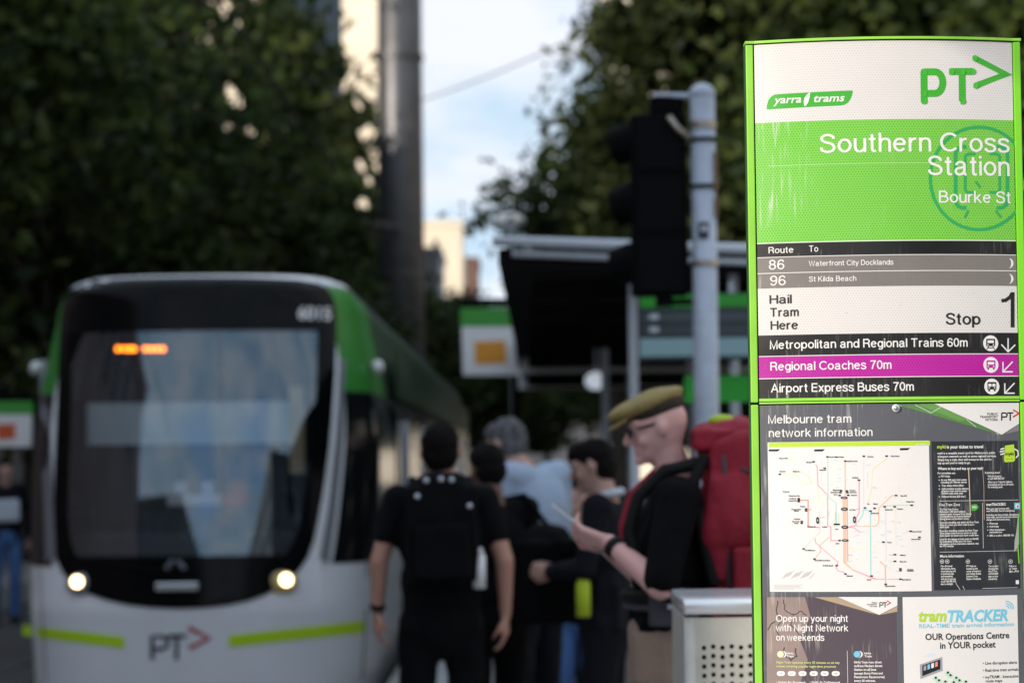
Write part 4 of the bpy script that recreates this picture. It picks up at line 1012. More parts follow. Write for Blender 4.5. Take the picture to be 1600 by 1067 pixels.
# ---- lower information panel
mpan = low
mono('Melbourne tram', 1200, 1330.5, 660.8, 13, INKW, .12, parent=mpan); mono('network information', 1201, 1363.5, 681.8, 13, INKW, .12, parent=mpan)
bx_, bz_ = S(1399.5, 637.6)
MB().ell((bx_, ysurf(bx_) - .003, bz_), (.0075, .003, .0075)).build('washer', M['inoxbright'], mpan, smooth=True); MB().ell((bx_, ysurf(bx_) - .006, bz_), (.0042, .0032, .0042)).build('bolt', M['stain'], mpan, smooth=True)
ppoly('corner_green', [(1404,633),(1460,630.8),(1558,677.5),(1545,674)], PGT, .0018, mpan)
ppoly('corner_green', [(1434,632),(1460,631),(1512,655),(1500,658)], PGT2, .0021, mpan)
strokes('corner_line', [[(1430,632.5),(1455,645)], [(1455,645),(1470,636)], [(1510,655),(1525,667)], [(1404,633),(1560,678)]], .7, INKW, .0024, mpan, False)
ppoly('corner_white', [(1460,630.8),(1592,629.2),(1592,662),(1565,679)], PWH, .0025, mpan)
ppoly('corner_grey', [(1592,663),(1592,673),(1568,678.5)], mat('mauve grey print', (.20, .18, .22), .5), .0022, mpan)
def ptv(x, y, k, par, off=.0030, bg=None):
    strokes('logo_letter', [[(x, y - 6*k), (x, y + 6*k)], [(x, y-6*k), (x+5*k, y-6*k), (x+8*k, y-4.4*k), (x+8.4*k, y-2*k), (x+6.8*k, y+.2*k), (x, y+.6*k)], [(x+8.5*k, y-6*k), (x+18*k, y-6*k)], [(x+13.2*k, y-6*k), (x+13.2*k, y+6*k)]], 2.2*k, INKK, off, par, False)
    strokes('logo_arrow', [[(x+17.5*k, y-11*k), (x+27*k, y-5.4*k), (x+17.5*k, y+.4*k)]], 2.2*k, INKR, off + .0005, par, False)
ptv(1565, 651, 1, mpan)
for s, a, y in (('PUBLIC', 1542.5, 648.3), ('TRANSPORT', 1531, 652.8), ('VICTORIA', 1539, 657.3)): small(s, a, 1559, y, 3.5, INKK, .02, .0030, mpan)
# network map
mp_ = prect('network_map', 1201, 1453.5, 689.5, 924, PWH, .0020, mpan)
prect('map_band', 1201, 1453, 690, 697, INKL, .0026, mp_)
small('tram network', 1430, 1449, 695.6, 3, INKW, .02, .0032, mp_)
for (a, b_) in ((1201, 1219), (1272, 1289), (1406, 1422)): ppoly('map_tab', [(a, 700 if a > 1400 else 702), (b_, 699.5 if a > 1400 else 701.5), (b_ - 4, 703 if a > 1400 else 705), (a, 703.2 if a > 1400 else 705)], INKK, .0026, mp_)
def MZ(P): return [(1190 + x / 4.444 + .0, 690 + y / 4.444) for x, y in P]
cols = dict(pk=(.72,.28,.42), or_=(.74,.38,.22), sl=(.76,.45,.33), tl=(.30,.62,.62), gr=(.42,.66,.48), ye=(.78,.74,.45), bl=(.50,.68,.80), ma=(.65,.30,.52), ol=(.62,.60,.35), rd=(.70,.24,.22), gy=(.55,.58,.62))
mats_ = {k: printmat('map line ' + str(i), v, mott=0) for i, (k, v) in enumerate(cols.items())}
LN = [('rd',1.6,[(262,405),(322,405),(322,590),(400,594)]),('or_',1.8,[(322,470),(680,467)]),('pk',1.3,[(375,155),(386,180),(390,300),(458,370),(458,585),(480,590),(480,685),(535,685)]),('tl',1.1,[(458,110),(460,380),(515,425),(520,585)]),
 ('sl',1.4,[(578,140),(580,330),(578,380)]),('pk',1.3,[(676,270),(676,490),(655,530),(655,580),(600,592)]),('sl',4.5,[(572,395),(576,700),(576,840)]),('or_',1.6,[(592,395),(596,830)]),('ye',1.2,[(865,115),(765,190),(760,330),(735,420)]),
 ('bl',1.0,[(708,115),(708,440)]),('tl',1.6,[(665,560),(700,510),(705,470),(755,480),(757,930)]),('sl',1.5,[(660,585),(790,585),(812,560),(812,460),(905,372),(940,372)]),('gr',1.5,[(850,445),(920,440),(1060,437)]),
 ('ma',1.3,[(600,592),(640,595),(680,625),(1030,622)]),('bl',.9,[(600,692),(840,696)]),('ye',1.2,[(600,735),(780,735)]),('pk',1.2,[(596,785),(920,785)]),('gr',1.2,[(596,830),(920,830)]),('or_',1.6,[(820,830),(858,860),(860,985)]),
 ('or_',1.6,[(578,840),(635,890),(790,950)]),('pk',1.2,[(640,890),(780,952),(950,953)]),('ye',1.0,[(620,880),(900,885)]),('gy',1.1,[(402,590),(402,630),(300,730)]),('sl',1.2,[(470,660),(400,720),(410,760),(375,800)]),('pk',1.2,[(370,670),(375,700),(530,835),(515,870),(530,895),(575,905)]),
 ('ye',1.3,[(120,225),(240,225),(255,260),(300,290),(370,285)]),('ye',1.2,[(190,110),(235,150)]),('ol',1.1,[(270,205),(330,245),(345,280)]),('ye',1.0,[(390,300),(395,405),(430,415),(430,470)]),('gy',1.0,[(400,560),(655,560)]),('ol',1.0,[(400,525),(655,525)]),('bl',.9,[(860,450),(862,830)]),('ye',1.0,[(928,450),(930,720)]),
 ('gy',.9,[(402,480),(402,590)]),('gy',.9,[(465,480),(465,520),(402,520)]),('gr',1.1,[(510,490),(510,570)]),('ol',1.0,[(535,500),(535,570)]),('bl',.9,[(735,205),(735,320)]),('bl',.9,[(415,120),(415,300)])]
for i, (c, w_, P) in enumerate(LN): strokes('map_line', [MZ(P)], w_, mats_[c], .0026 + (i % 9) * .00006, mp_, False)
for (x, y, a, b_) in ((572,388,24,9),(574,467,24,12),(577,592,24,12),(579,684,24,9),(388,545,11,24),(644,540,11,24)):
    (px, py), = MZ([(x, y)]); disc('map_station', px, py, a / 4.44, INKK, .0036, mp_, b_ / 4.44)
    (px, py), = MZ([(x, y)]); disc('map_station', px, py, a / 8.4, INKD, .0040, mp_, b_ / 11)
rt = random.Random(3)
TOWN = [('West Preston',(540,105)),('North Coburg',(500,105)),('Moreland',(330,142)),('East Brunswick',(630,134)),('Bundoora',(755,102)),('West Preston',(925,99)),('Airport West',(150,114)),('Essendon',(145,205)),('Maidstone',(240,205)),('Footscray',(170,345)),('St Kilda',(650,249)),('Brunswick',(425,195)),
 ('Waterfront City',(225,374)),('Docklands',(215,393)),('Central Pier',(215,408)),('Stadium',(285,448)),('Port Junction',(240,468)),('Etihad',(240,478)),('Southbank',(245,535)),('City South',(235,552)),('Casino',(240,564)),('Box Hill',(985,374)),('Wattle Park',(1030,415)),('Kew',(740,430)),('Balwyn',(790,430)),('Camberwell',(880,470)),('Hawthorn',(960,465)),('Barkers Rd',(785,495)),
 ('Vermont South',(1075,622)),('Burwood East',(1070,675)),('Toorak',(885,697)),('Malvern',(980,785)),('Glen Iris',(980,830)),('Carnegie',(1030,885)),('Caulfield',(1030,894)),('East Malvern',(1005,955)),('Carnegie North',(890,1000)),('Port Melbourne',(335,752)),('South Melbourne Beach',(420,822)),('St Kilda Beach',(460,858)),('Kilda Rd',(610,930)),('Domain',(745,955)),('Arts',(520,605)),('Queen',(525,704)),
 ('Elizabeth St',(525,335)),('Queensberry',(505,350)),('Lygon',(512,365)),('Swanston',(630,337)),('Nicholson',(635,350)),('Gertrude',(640,370)),('Flinders St',(345,588)),('La Trobe',(630,471)),('Collins',(436,590))]
for s, (x, y) in TOWN:
    (px, py), = MZ([(x, y)]); wd = len(s) * 1.15
    small(s, px - wd / 2, px + wd / 2, py + 1, 2.0, INKK, .035, .0044, mp_, 'map_name')
for (x, y) in ((456,104),(580,134),(708,100),(866,99),(360,138),(674,266),(256,394),(256,404),(256,414),(307,466),(307,478),(277,552),(277,564),(932,372),(1040,440),(716,458),(782,461),(852,450),(922,450),(755,480),(1034,620),(844,695),(924,782),(924,828),(1094,662),(962,880),(962,892),(962,952),(860,988),(762,930),(366,812),(520,858),(580,916),(290,742),(540,684),(125,225),(436,183),(550,340),(545,352),(540,372),(590,340),(594,352),(600,370),(507,572),(520,572),(533,572)):
    (px, py), = MZ([(x, y)]); prect('map_stop', px - 1.9, px + 1.9, py - 1.1, py + 1.1, INKK, .0047, mp_)
for i in range(46):
    x, y = rt.uniform(600, 1000), rt.uniform(540, 900)
    if i % 3 == 0: x, y = rt.uniform(390, 800), rt.uniform(120, 340)
    (px, py), = MZ([(x, y)]); prect('map_tint', px - rt.uniform(1, 4), px + 3, py - .5, py + .5, mats_['bl'], .0034, mp_)
for i in range(13):
    (px, py), = MZ([(140 + i * 16, 950 - (i % 4) * 6)]); strokes('map_key', [[(px, py), (px + 8, py - 9)]], .6, INKD, .003, mp_, False)
for y in (992, 1002, 1012, 1020): (px, py), (p2, _) = MZ([(85, y), (rt.uniform(180, 310), y)]); prect('map_key', px, p2, py - .3, py + .3, INKD, .003, mp_)
# charcoal text panel
ip = prect('ticket_panel', 1457.5, 1592, 689, 920.5, PDK, .0020, mpan)
def zq(x, y): return 1440 + x / 4.268, 680 + y / 4.268
def line(s, x0, x1, y, cap=3.0, m=INKW, bold=.02):
    a, b_ = zq(x0, y); c, _ = zq(x1, y); small(s, a, min(c, 1591.5), b_, cap, m, bold, .0028, ip)
line('myki', 103, 160, 86, 5, INKL, .03); line('is your ticket to travel', 167, 410, 86, 5, INKW, .025)
for s, x1, y in (("myki is a reusable travel card for Melbourne's public", 490, 124), ('transport network as well as some regional services.', 498, 146), ('Simply buy a myki, then add money to the card to', 465, 168), ("top up and you're ready to go.", 325, 190)): line(s, 106, x1, y, 3.4)
line('Where to buy and top up your myki', 107, 410, 228, 4, INKW, .03)
for s, x0, x1, y in (('For immediate use:', 107, 225, 257), ('PTV Hubs', 128, 188, 279), ('At over 800 myki retail outlets', 128, 300, 302), ('including all 7-Eleven stores', 128, 300, 318), ('Train station ticket offices', 133, 280, 340), ('myki machines at train stations,', 133, 315, 361), ('premium tram and bus stops', 133, 300, 376), ('(full fare myki cards only)', 133, 275, 392), ('Onboard the bus ($20 max.)', 133, 292, 413),
    ('If planning ahead:', 422, 522, 254), ('Visit ptv.vic.gov.au', 440, 532, 277), ('or call 1800 800 007', 440, 552, 294), ('Allow up to 7 days for delivery,', 442, 606, 316), ('processing and up to 24 hours', 442, 612, 333), ('for ordering cards.', 442, 540, 350)): line(s, x0, x1, y)
for y in (276, 298, 336, 357, 409): px, py = zq(117, y); disc('bullet', px, py, .8, INKW, .0028, ip)
def rule(x0, x1, y): a, b_ = zq(x0, y); c, _ = zq(x1, y); prect('rule', a, min(c, 1591), b_ - .25, b_ + .25, INKW, .0026, ip)
rule(117, 665, 434); rule(120, 640, 773)
px, py = zq(408, 450); _, p2 = zq(408, 752); prect('rule', px - .25, px + .25, py, p2, INKW, .0026, ip)
line('Free Tram Zone', 118, 255, 470, 4.2, INKW, .01); line('tramTRACKER®', 430, 562, 468, 4.2, INKW, .025)
FT = ['The Free Tram Zone in', "Melbourne's CBD and Docklands", 'makes it easier to travel from Queen', 'Victoria Market to Victoria Harbour', 'Spring Street and Southern Cross.', '', 'If you are travelling only within the Free Tram', "Zone on a tram, you don't need to use a", 'valid myki.', '', 'If you are travelling outside the Free Tram', 'Zone, please make sure you touch on at the', 'myki reader to ensure you have a valid fare.', '', 'Look for the signage at tram stops to identify', 'the boundaries of the zone. For more', 'information and an interactive network, visit', 'the PTV website.']
y = 498
for s in FT:
    if s: line(s, 120, 120 + min(260, 5.9 * len(s)), y, 2.9); y += 15.8
    else: y += 8
TT = [('Plan your tram journey with', 493, 432), ('tramTRACKER, free for smartphones.', 508, 432), ('Including real time arrivals, disruptions,', 534, 432), ('stop maps, special events and service', 549, 432), ('changes and more tram times.', 566, 432), ('iPhone app', 592, 452), ('Android app', 612, 452), ('Other Smartphones -', 634, 452), ('tramtracker.com', 650, 452), ('SMS or a call to 1800 800 166', 672, 452)]
for s, y, x0 in TT: line(s, x0, x0 + 5.6 * len(s), y, 2.9)
for y in (588, 608, 630, 668): px, py = zq(440, y); disc('bullet', px, py, .8, INKW, .0028, ip)
line('More information', 123, 282, 812, 4.2, INKW, .02)
for x, ls in ((128, ['For all travel', 'information, fares,', 'travel planning and', 'to download maps', 'and timetables,', 'visit ptv.vic.gov.au', 'or call 1800 800 007', '6am to midnight']), (298, ['PTV Hubs are', 'located at the', 'corner of Swanston', 'and Collins Streets', 'Southern Cross', 'Station, Docklands.']), (445, ['You can also', 'download the', 'free PTV or', 'tramTRACKER®', 'apps to your', 'smartphone.']), (583, ['Follow us', 'on Twitter', '@ptv_official'])):
    for i, s in enumerate(ls): line(s, x, x + min(5.4 * len(s), 98), 876 + i * 17, 2.9)
for x in (135, 170, 308, 455, 592):
    px, py = zq(x, 840); strokes('info_symbol', [[(px + 3 * math.cos(R(a)), py + 3 * math.sin(R(a))) for a in range(0, 361, 30)]], .6, INKW, .0028, ip, False); prect('info_symbol', px - 1.2, px + 1.2, py - .8, py + .8, INKW, .0028, ip)
px, py = zq(355, 478); ppoly('zone_symbol', [(px-5.5,py-4),(px+2,py-5),(px+6,py),(px+2,py+5),(px-5.5,py+6)], PGL, .0026, ip); small('FREE', px - 4.5, px + 2.5, py + 1.5, 3, INKW, .02, .0032, ip)
px, py = zq(637, 470); ppoly('app_symbol', [(px-4.5,py-5),(px+4.5,py-5),(px+4.5,py+5),(px-4.5,py+5)], CY, .0026, ip); disc('app_symbol', px, py, 3, INKW, .0030, ip); disc('app_symbol', px + .6, py + .6, 1.6, INKR, .0034, ip)
ppoly('card_symbol', [(1570,696),(1584,694),(1586,718),(1584,721),(1570,722),(1568.5,719)], INKL, .0030, ip); small('myki', 1570.5, 1583.5, 711, 5, INKK, .02, .0040, ip)
strokes('card_hand', [[(1569,700),(1563,702)], [(1569,704),(1562,706)], [(1569,708),(1563,710)], [(1584.5,701),(1590,704),(1591,711),(1587,715)]], 2, INKW, .0026, ip, False)
for k in range(3): disc('card_dot', 1573 + 4 * k, 717, .9, PGL, .0036, ip)
prect('print_code', 1587, 1591.8, 906, 912, INKW, .0026, ip); rule(405, 640, 1016)
ppoly('edge_mark', [(1592,801),(1590,808),(1587.8,830),(1585,845),(1584.5,862),(1588,858),(1592,850)], mat('grey edge mark', (.35, .36, .36), .4), .0036, ip)  # grey patch and curved lime stroke at the right edge
strokes('edge_mark', [[(1592,803),(1590.2,815),(1590,850),(1592,880)]], 1.8, LIMED, .0042, ip, False)
strokes('wear_mark', [[(1513,731),(1514.5,762),(1516,806)]], 1.5, mat('worn paper', (.55, .42, .30), .6), .0046, ip, False); strokes('wear_mark', [[(1535,730),(1537,760),(1537.5,812)]], .8, mat('worn paper pale', (.45, .33, .25), .6), .0046, ip, False)
strokes('wear_mark', [[(1492,905),(1494,912),(1500,921)], [(1504,915),(1507,921)]], 1.2, INKD, .0046, ip, False)
# lower left poster
lp = prect('night_poster', 1198, 1402, 932, 1200, PPU, .0020, mpan)
ppoly('poster_stone', [(1198,932.3),(1258,932.3),(1266,962),(1250,1000),(1262,1030),(1240,1100),(1198,1100)], PBR, .0023, lp)
rt = random.Random(11)
ck = mat('poster crack', (.05, .04, .05), .6)
for P in ([(1215,938),(1213,955),(1220,968),(1214,985),(1222,1000)], [(1224,936),(1226,952),(1240,960),(1252,954),(1260,962)], [(1240,960),(1236,975),(1248,990),(1258,996)], [(1226,1010),(1224,1022),(1236,1030),(1244,1024),(1242,1012)], [(1212,970),(1204,975),(1200,984)]):
    Q = []
    for a, b_ in zip(P[:-1], P[1:]):
        for k in range(4): Q.append((a[0] + (b_[0]-a[0])*k/4 + rt.uniform(-1, 1), a[1] + (b_[1]-a[1])*k/4 + rt.uniform(-1, 1)))
    strokes('poster_crack', [Q + [P[-1]]], rt.uniform(1.2, 2.4), ck, .0026, lp, False)
ppoly('poster_corner', [(1272,932.3),(1312,932.3),(1374,960),(1360,957)], PTN, .0027, lp); ppoly('poster_corner', [(1402,946),(1402,955),(1376,960)], PTN, .0027, lp)
ppoly('poster_corner_white', [(1309,932),(1402,932),(1402,945.5),(1374,960)], PWH, .0029, lp)
ptv(1374.5, 944.5, .62, lp, .0034)
for i, (s, a) in enumerate((('PUBLIC', 1362), ('TRANSPORT', 1354), ('VICTORIA', 1359))): small(s, a, 1370.5, 942 + i * 2.9, 2.0, INKK, .02, .0034, lp)
for s, x1, y in (('Open up your night', 1325, 970.8), ('with Night Network', 1325.5, 985.6), ('on weekends', 1288, 1000.4)): mono(s, 1212.6, x1, y, 10.4, INKW, .135, .0036, lp)
for x, m_ in ((1219.4, mat('moon yellow', (.70, .72, .45), .5)), (1338.8, CY)):
    disc('night_symbol', x + 4, 1021.5, 5, INKW, .0030, lp); disc('night_symbol', x + 1.5, 1021.5, 5, PPU, .0034, lp); disc('night_symbol', x, 1021.5, 5, m_, .0038, lp)
small('Night', 1229, 1240, 1021.5, 3, INKW, .03, .0034, lp); small('Tram', 1229, 1240, 1026, 3, INKW, .03, .0034, lp); small('Night', 1350.5, 1361, 1021.5, 3, INKW, .03, .0034, lp); small('Train', 1350.5, 1362, 1026, 3, INKW, .03, .0034, lp)
YG = printmat('pale green ink', (.55, .62, .25), mott=0)
small('Night Tram operates every 30 minutes on six key', 1213, 1312, 1036, 3.4, YG, .02, .0034, lp); small('routes covering popular night-time precincts', 1213, 1306, 1042, 3.4, YG, .02, .0034, lp)
for x, s in zip((1220, 1237, 1253.8, 1271.3, 1288.4, 1305.7), ('19', '67', '75', '86', '96', '109')):
    ppoly('route_pill', rr(x-6.3, 1047.8, x+6.3, 1055.2, 3.6)[:-1], INKW, .0030, lp); small(s, x - 2.4, x + 2.4, 1053, 3, INKD, .02, .0036, lp)
small('• Sydney Rd, Brunswick', 1213, 1259, 1066.5, 3.2, INKW, .02, .0034, lp); small('• Smith St, Collingwood', 1265, 1312, 1066.5, 3.2, INKW, .02, .0034, lp)
prect('rule', 1324, 1324.6, 1016, 1090, INKW, .0030, lp)
for i, (s, x1) in enumerate((('Night Train runs direct', 1377.5), ('to/from Flinders Street', 1378.5), ('Station on all lines', 1369), ('(except Stony Point and', 1379), ('Flemington Racecourse)', 1382), ('every 60 minutes.', 1368))): small(s, 1334.5, x1, 1035.5 + i * 5.75, 3.4, INKW, .03, .0034, lp)
# lower right poster
rpst = prect('tracker_poster', 1412.5, 1592, 931, 1200, PWH, .0020, mpan)
small('tram', 1435, 1479, 970, 17.5, LM, .035, .0028, rpst, 'lettering', .2); small('TRACKER', 1480.5, 1575, 970, 17.5, CY, .035, .0028, rpst, 'lettering', .2)
for r_ in (4, 7.5, 11): strokes('signal_arc', [[(1572 + r_ * math.cos(R(a)), 950 - r_ * math.sin(R(a))) for a in range(-5, 96, 10)]], 1.6, CY, .0028, rpst, False)
small('REAL-TIME tram arrival information', 1436, 1584, 979.2, 6.3, CY, .012, .0028, rpst, 'lettering')
small('OUR Operations Centre', 1445.6, 1577, 998, 9.8, INKK, .022, .0028, rpst, 'lettering'); small('in YOUR pocket', 1468.7, 1555.5, 1011.8, 9.8, INKK, .022, .0028, rpst, 'lettering')
for s, a, b_, y in (('• Live disruption alerts', 1535.6, 1589, 1037), ('• Real-time tram arrivals', 1535.6, 1591, 1048), ('• myTRAM - Interactive', 1535.6, 1591, 1058.5), ('route maps', 1540, 1566, 1065)): small(s, a, b_, y, 4.6, INKD if 0 else INKK, .012, .0028, rpst, 'lettering')
gd = mat('device grey', (.30, .32, .36), .4)
ppoly('device', [(1437,1037.5),(1472,1025.5),(1472.5,1047),(1438,1060)], gd, .0028, rpst)
ppoly('device_screen', [(1441,1039),(1469,1029.5),(1469,1044.5),(1441,1055.5)], INKK, .0032, rpst)
for k in range(4): ppoly('device_tile', [(1443+6*k,1040-2*k),(1447+6*k,1038.7-2*k),(1447+6*k,1046-2*k),(1443+6*k,1047.5-2*k)], (gd, CY, INKW, mats_['rd'])[k], .0036, rpst)
for r_ in (4, 7): strokes('signal_arc', [[(1454 + r_ * 1.3 * math.cos(R(a)), 1028 - r_ * math.sin(R(a))) for a in range(30, 151, 15)]], .9, mats_['bl'], .0028, rpst, False)
for x, y in ((1461,1058),(1466,1062),(1480,1050),(1484,1054),(1493,1058),(1498,1062),(1508,1064),(1476,1064),(1489,1065)):
    ppoly('tiny_tram', [(x-4,y),(x,y-3),(x+4.5,y-1),(x+4.5,y+2),(x+.5,y+4.5),(x-4,y+2.5)], mats_['gr'], .0028, rpst); ppoly('tiny_tram', [(x-1,y-1),(x+2,y-2),(x+3,y+1),(x,y+2)], INKK, .0032, rpst)
# ------------------------------------------------------------------ people
def voxelize(mb, vox, smooth_=6, fold=0, fs=(9, 9, 4), seed=0):
    me = mb.mesh('v'); o = bpy.data.objects.new('v', me); col.objects.link(o)
    r = o.modifiers.new('r', 'REMESH'); r.mode = 'VOXEL'; r.voxel_size = vox
    s_ = o.modifiers.new('s', 'SMOOTH'); s_.iterations = smooth_; s_.factor = .5
    dg = bpy.context.evaluated_depsgraph_get(); res = bpy.data.meshes.new_from_object(o.evaluated_get(dg)); bpy.data.objects.remove(o); bpy.data.meshes.remove(me)
    if fold:
        nv = [v.normal.copy() for v in res.vertices]
        for v, n in zip(res.vertices, nv):
            c = v.co; q = Vector((c.x * fs[0] + seed, c.y * fs[1], c.z * fs[2]))
            v.co = c + n * fold * (abs(noise.noise(q)) * 2 - .5 + .5 * noise.noise(q * 2.3))
    res.update(); return res
def cap(mb, a, b, ra, rb, n=12):
    a, b = Vector(a), Vector(b); d = b - a; L_ = max(d.length, 1e-5); dn = d / L_
    pts = []; rs = []
    for k in range(5): t = math.pi / 2 * (k / 5); pts.append(a - dn * ra * math.cos(t)); rs.append(max(ra * math.sin(t), ra * .05))
    for k in range(3): u = k / 2; pts.append(a + d * u); rs.append(ra + (rb - ra) * u)
    for k in range(1, 6): t = math.pi / 2 * (k / 5); pts.append(b + dn * rb * math.sin(t)); rs.append(max(rb * math.cos(t), rb * .05))
    mb.tube(pts, rs, n)
def hand(mb, wr, d, nrm, curl, side, sp=.02, k=1.0):
    """palm, four fingers and thumb; d = pointing direction, nrm = palm normal (fingers curl towards it)"""
    wr = Vector(wr); d = Vector(d).normalized(); nrm = Vector(nrm); nrm = (nrm - d * nrm.dot(d)).normalized(); l = d.cross(nrm) * side
    for i, (off, ln) in enumerate(((.030, .070), (.010, .078), (-.010, .072), (-.029, .057))):
        kn = wr + d * (.092 - .004 * abs(i - 1)) * k + l * off * k
        cap(mb, wr + l * off * .5 * k + d * .01, kn, .015 * k, .0125 * k, 8)
        p = kn; dr = (d + l * off * sp * 20).normalized(); ang = curl
        for j, f in enumerate((.45, .32, .25)):
            ax = dr.cross(nrm).normalized(); q = Matrix.Rotation(ang * (1, 1.1, .8)[j], 3, ax); dr = (q @ dr).normalized(); nrm2 = (q @ nrm); 
            e = p + dr * ln * f * 1.15 * k; cap(mb, p, e, (.0092, .0085, .0078)[j] * k, (.0085, .0078, .0068)[j] * k, 8); p = e
    b0 = wr + l * .022 * k + d * .025 * k; b1 = b0 + (l * .7 + d * .65 + nrm * .35).normalized() * .042 * k; b2 = b1 + (d * .9 + nrm * .5 + l * .05).normalized() * .034 * k; b3 = b2 + (d * .9 + nrm * .6 - l * .3).normalized() * .026 * k
    cap(mb, wr + d * .02 * k, b0, .016 * k, .016 * k, 8); cap(mb, b0, b1, .0155 * k, .0115 * k, 8); cap(mb, b1, b2, .0112 * k, .0098 * k, 8); cap(mb, b2, b3, .0098 * k, .0078 * k, 8)

SKIN = dict(pink=mat('fair pink skin', (.82, .46, .42), .5, bump=.05, bscale=300), tan=mat('tan skin', (.50, .26, .19), .5), brown=mat('brown skin', (.16, .085, .06), .5), fair=mat('fair skin', (.50, .30, .24), .5))
CL = dict(black=mat('black cotton', (.005, .005, .006), .9, spec=.12, bump=.25, bscale=60), black2=mat('black trousers', (.004, .004, .005), .9, spec=.12, bump=.25, bscale=50), navy=mat('dark suit cloth', (.007, .008, .012), .9, spec=.15, bump=.2, bscale=60), blue=mat('light blue shirt cloth', (.36, .46, .62), .8, bump=.25, bscale=50),
    jeans=mat('blue denim', (.06, .15, .36), .8, bump=.2, bscale=80), tan=mat('brown tan trouser cloth', (.30, .21, .16), .85, bump=.3, bscale=50), white=mat('white collar cloth', (.55, .60, .68), .7), green=mat('green white top', (.06, .30, .18), .8), red=mat('dark red pack fabric', (.33, .010, .030), .75, bump=.35, bscale=35, var=.15, vscale=5),
    khaki=mat('khaki cap cloth', (.34, .26, .10), .8, bump=.3, bscale=70), capdark=mat('dark cap crown', (.035, .026, .014), .8, bump=.3, bscale=60), hairk=mat('black hair', (.004, .003, .003), .8, spec=.15, bump=.6, bscale=60), hairg=mat('grey hair', (.13, .13, .14), .8, spec=.2, bump=.9, bscale=90, var=.5, vscale=40), shoe=mat('dark shoe', (.010, .010, .010), .7, spec=.2), grey=mat('grey nylon', (.07, .072, .085), .7, spec=.2), lens=mat('dark lens', (.02, .01, .01), .1), lime=mat('lime nylon', (.45, .60, .02), .6))
DEF = dict(shL=(-.185, 0, 1.46), shR=(.185, 0, 1.46), elL=(-.25, -.02, 1.18), elR=(.25, -.02, 1.18), wrL=(-.26, .05, .93), wrR=(.26, .05, .93), hdL=(0, .1, -1), hdR=(0, .1, -1), hnL=(1, .3, 0), hnR=(-1, .3, 0), cuL=.35, cuR=.35,
    hipL=(-.09, 0, .93), hipR=(.09, 0, .93), knL=(-.105, .03, .50), knR=(.105, .03, .50), anL=(-.11, -.03, .09), anR=(.11, -.03, .09), head=(0, .03, 1.665), pitch=0, neck=(0, -.01, 1.50))
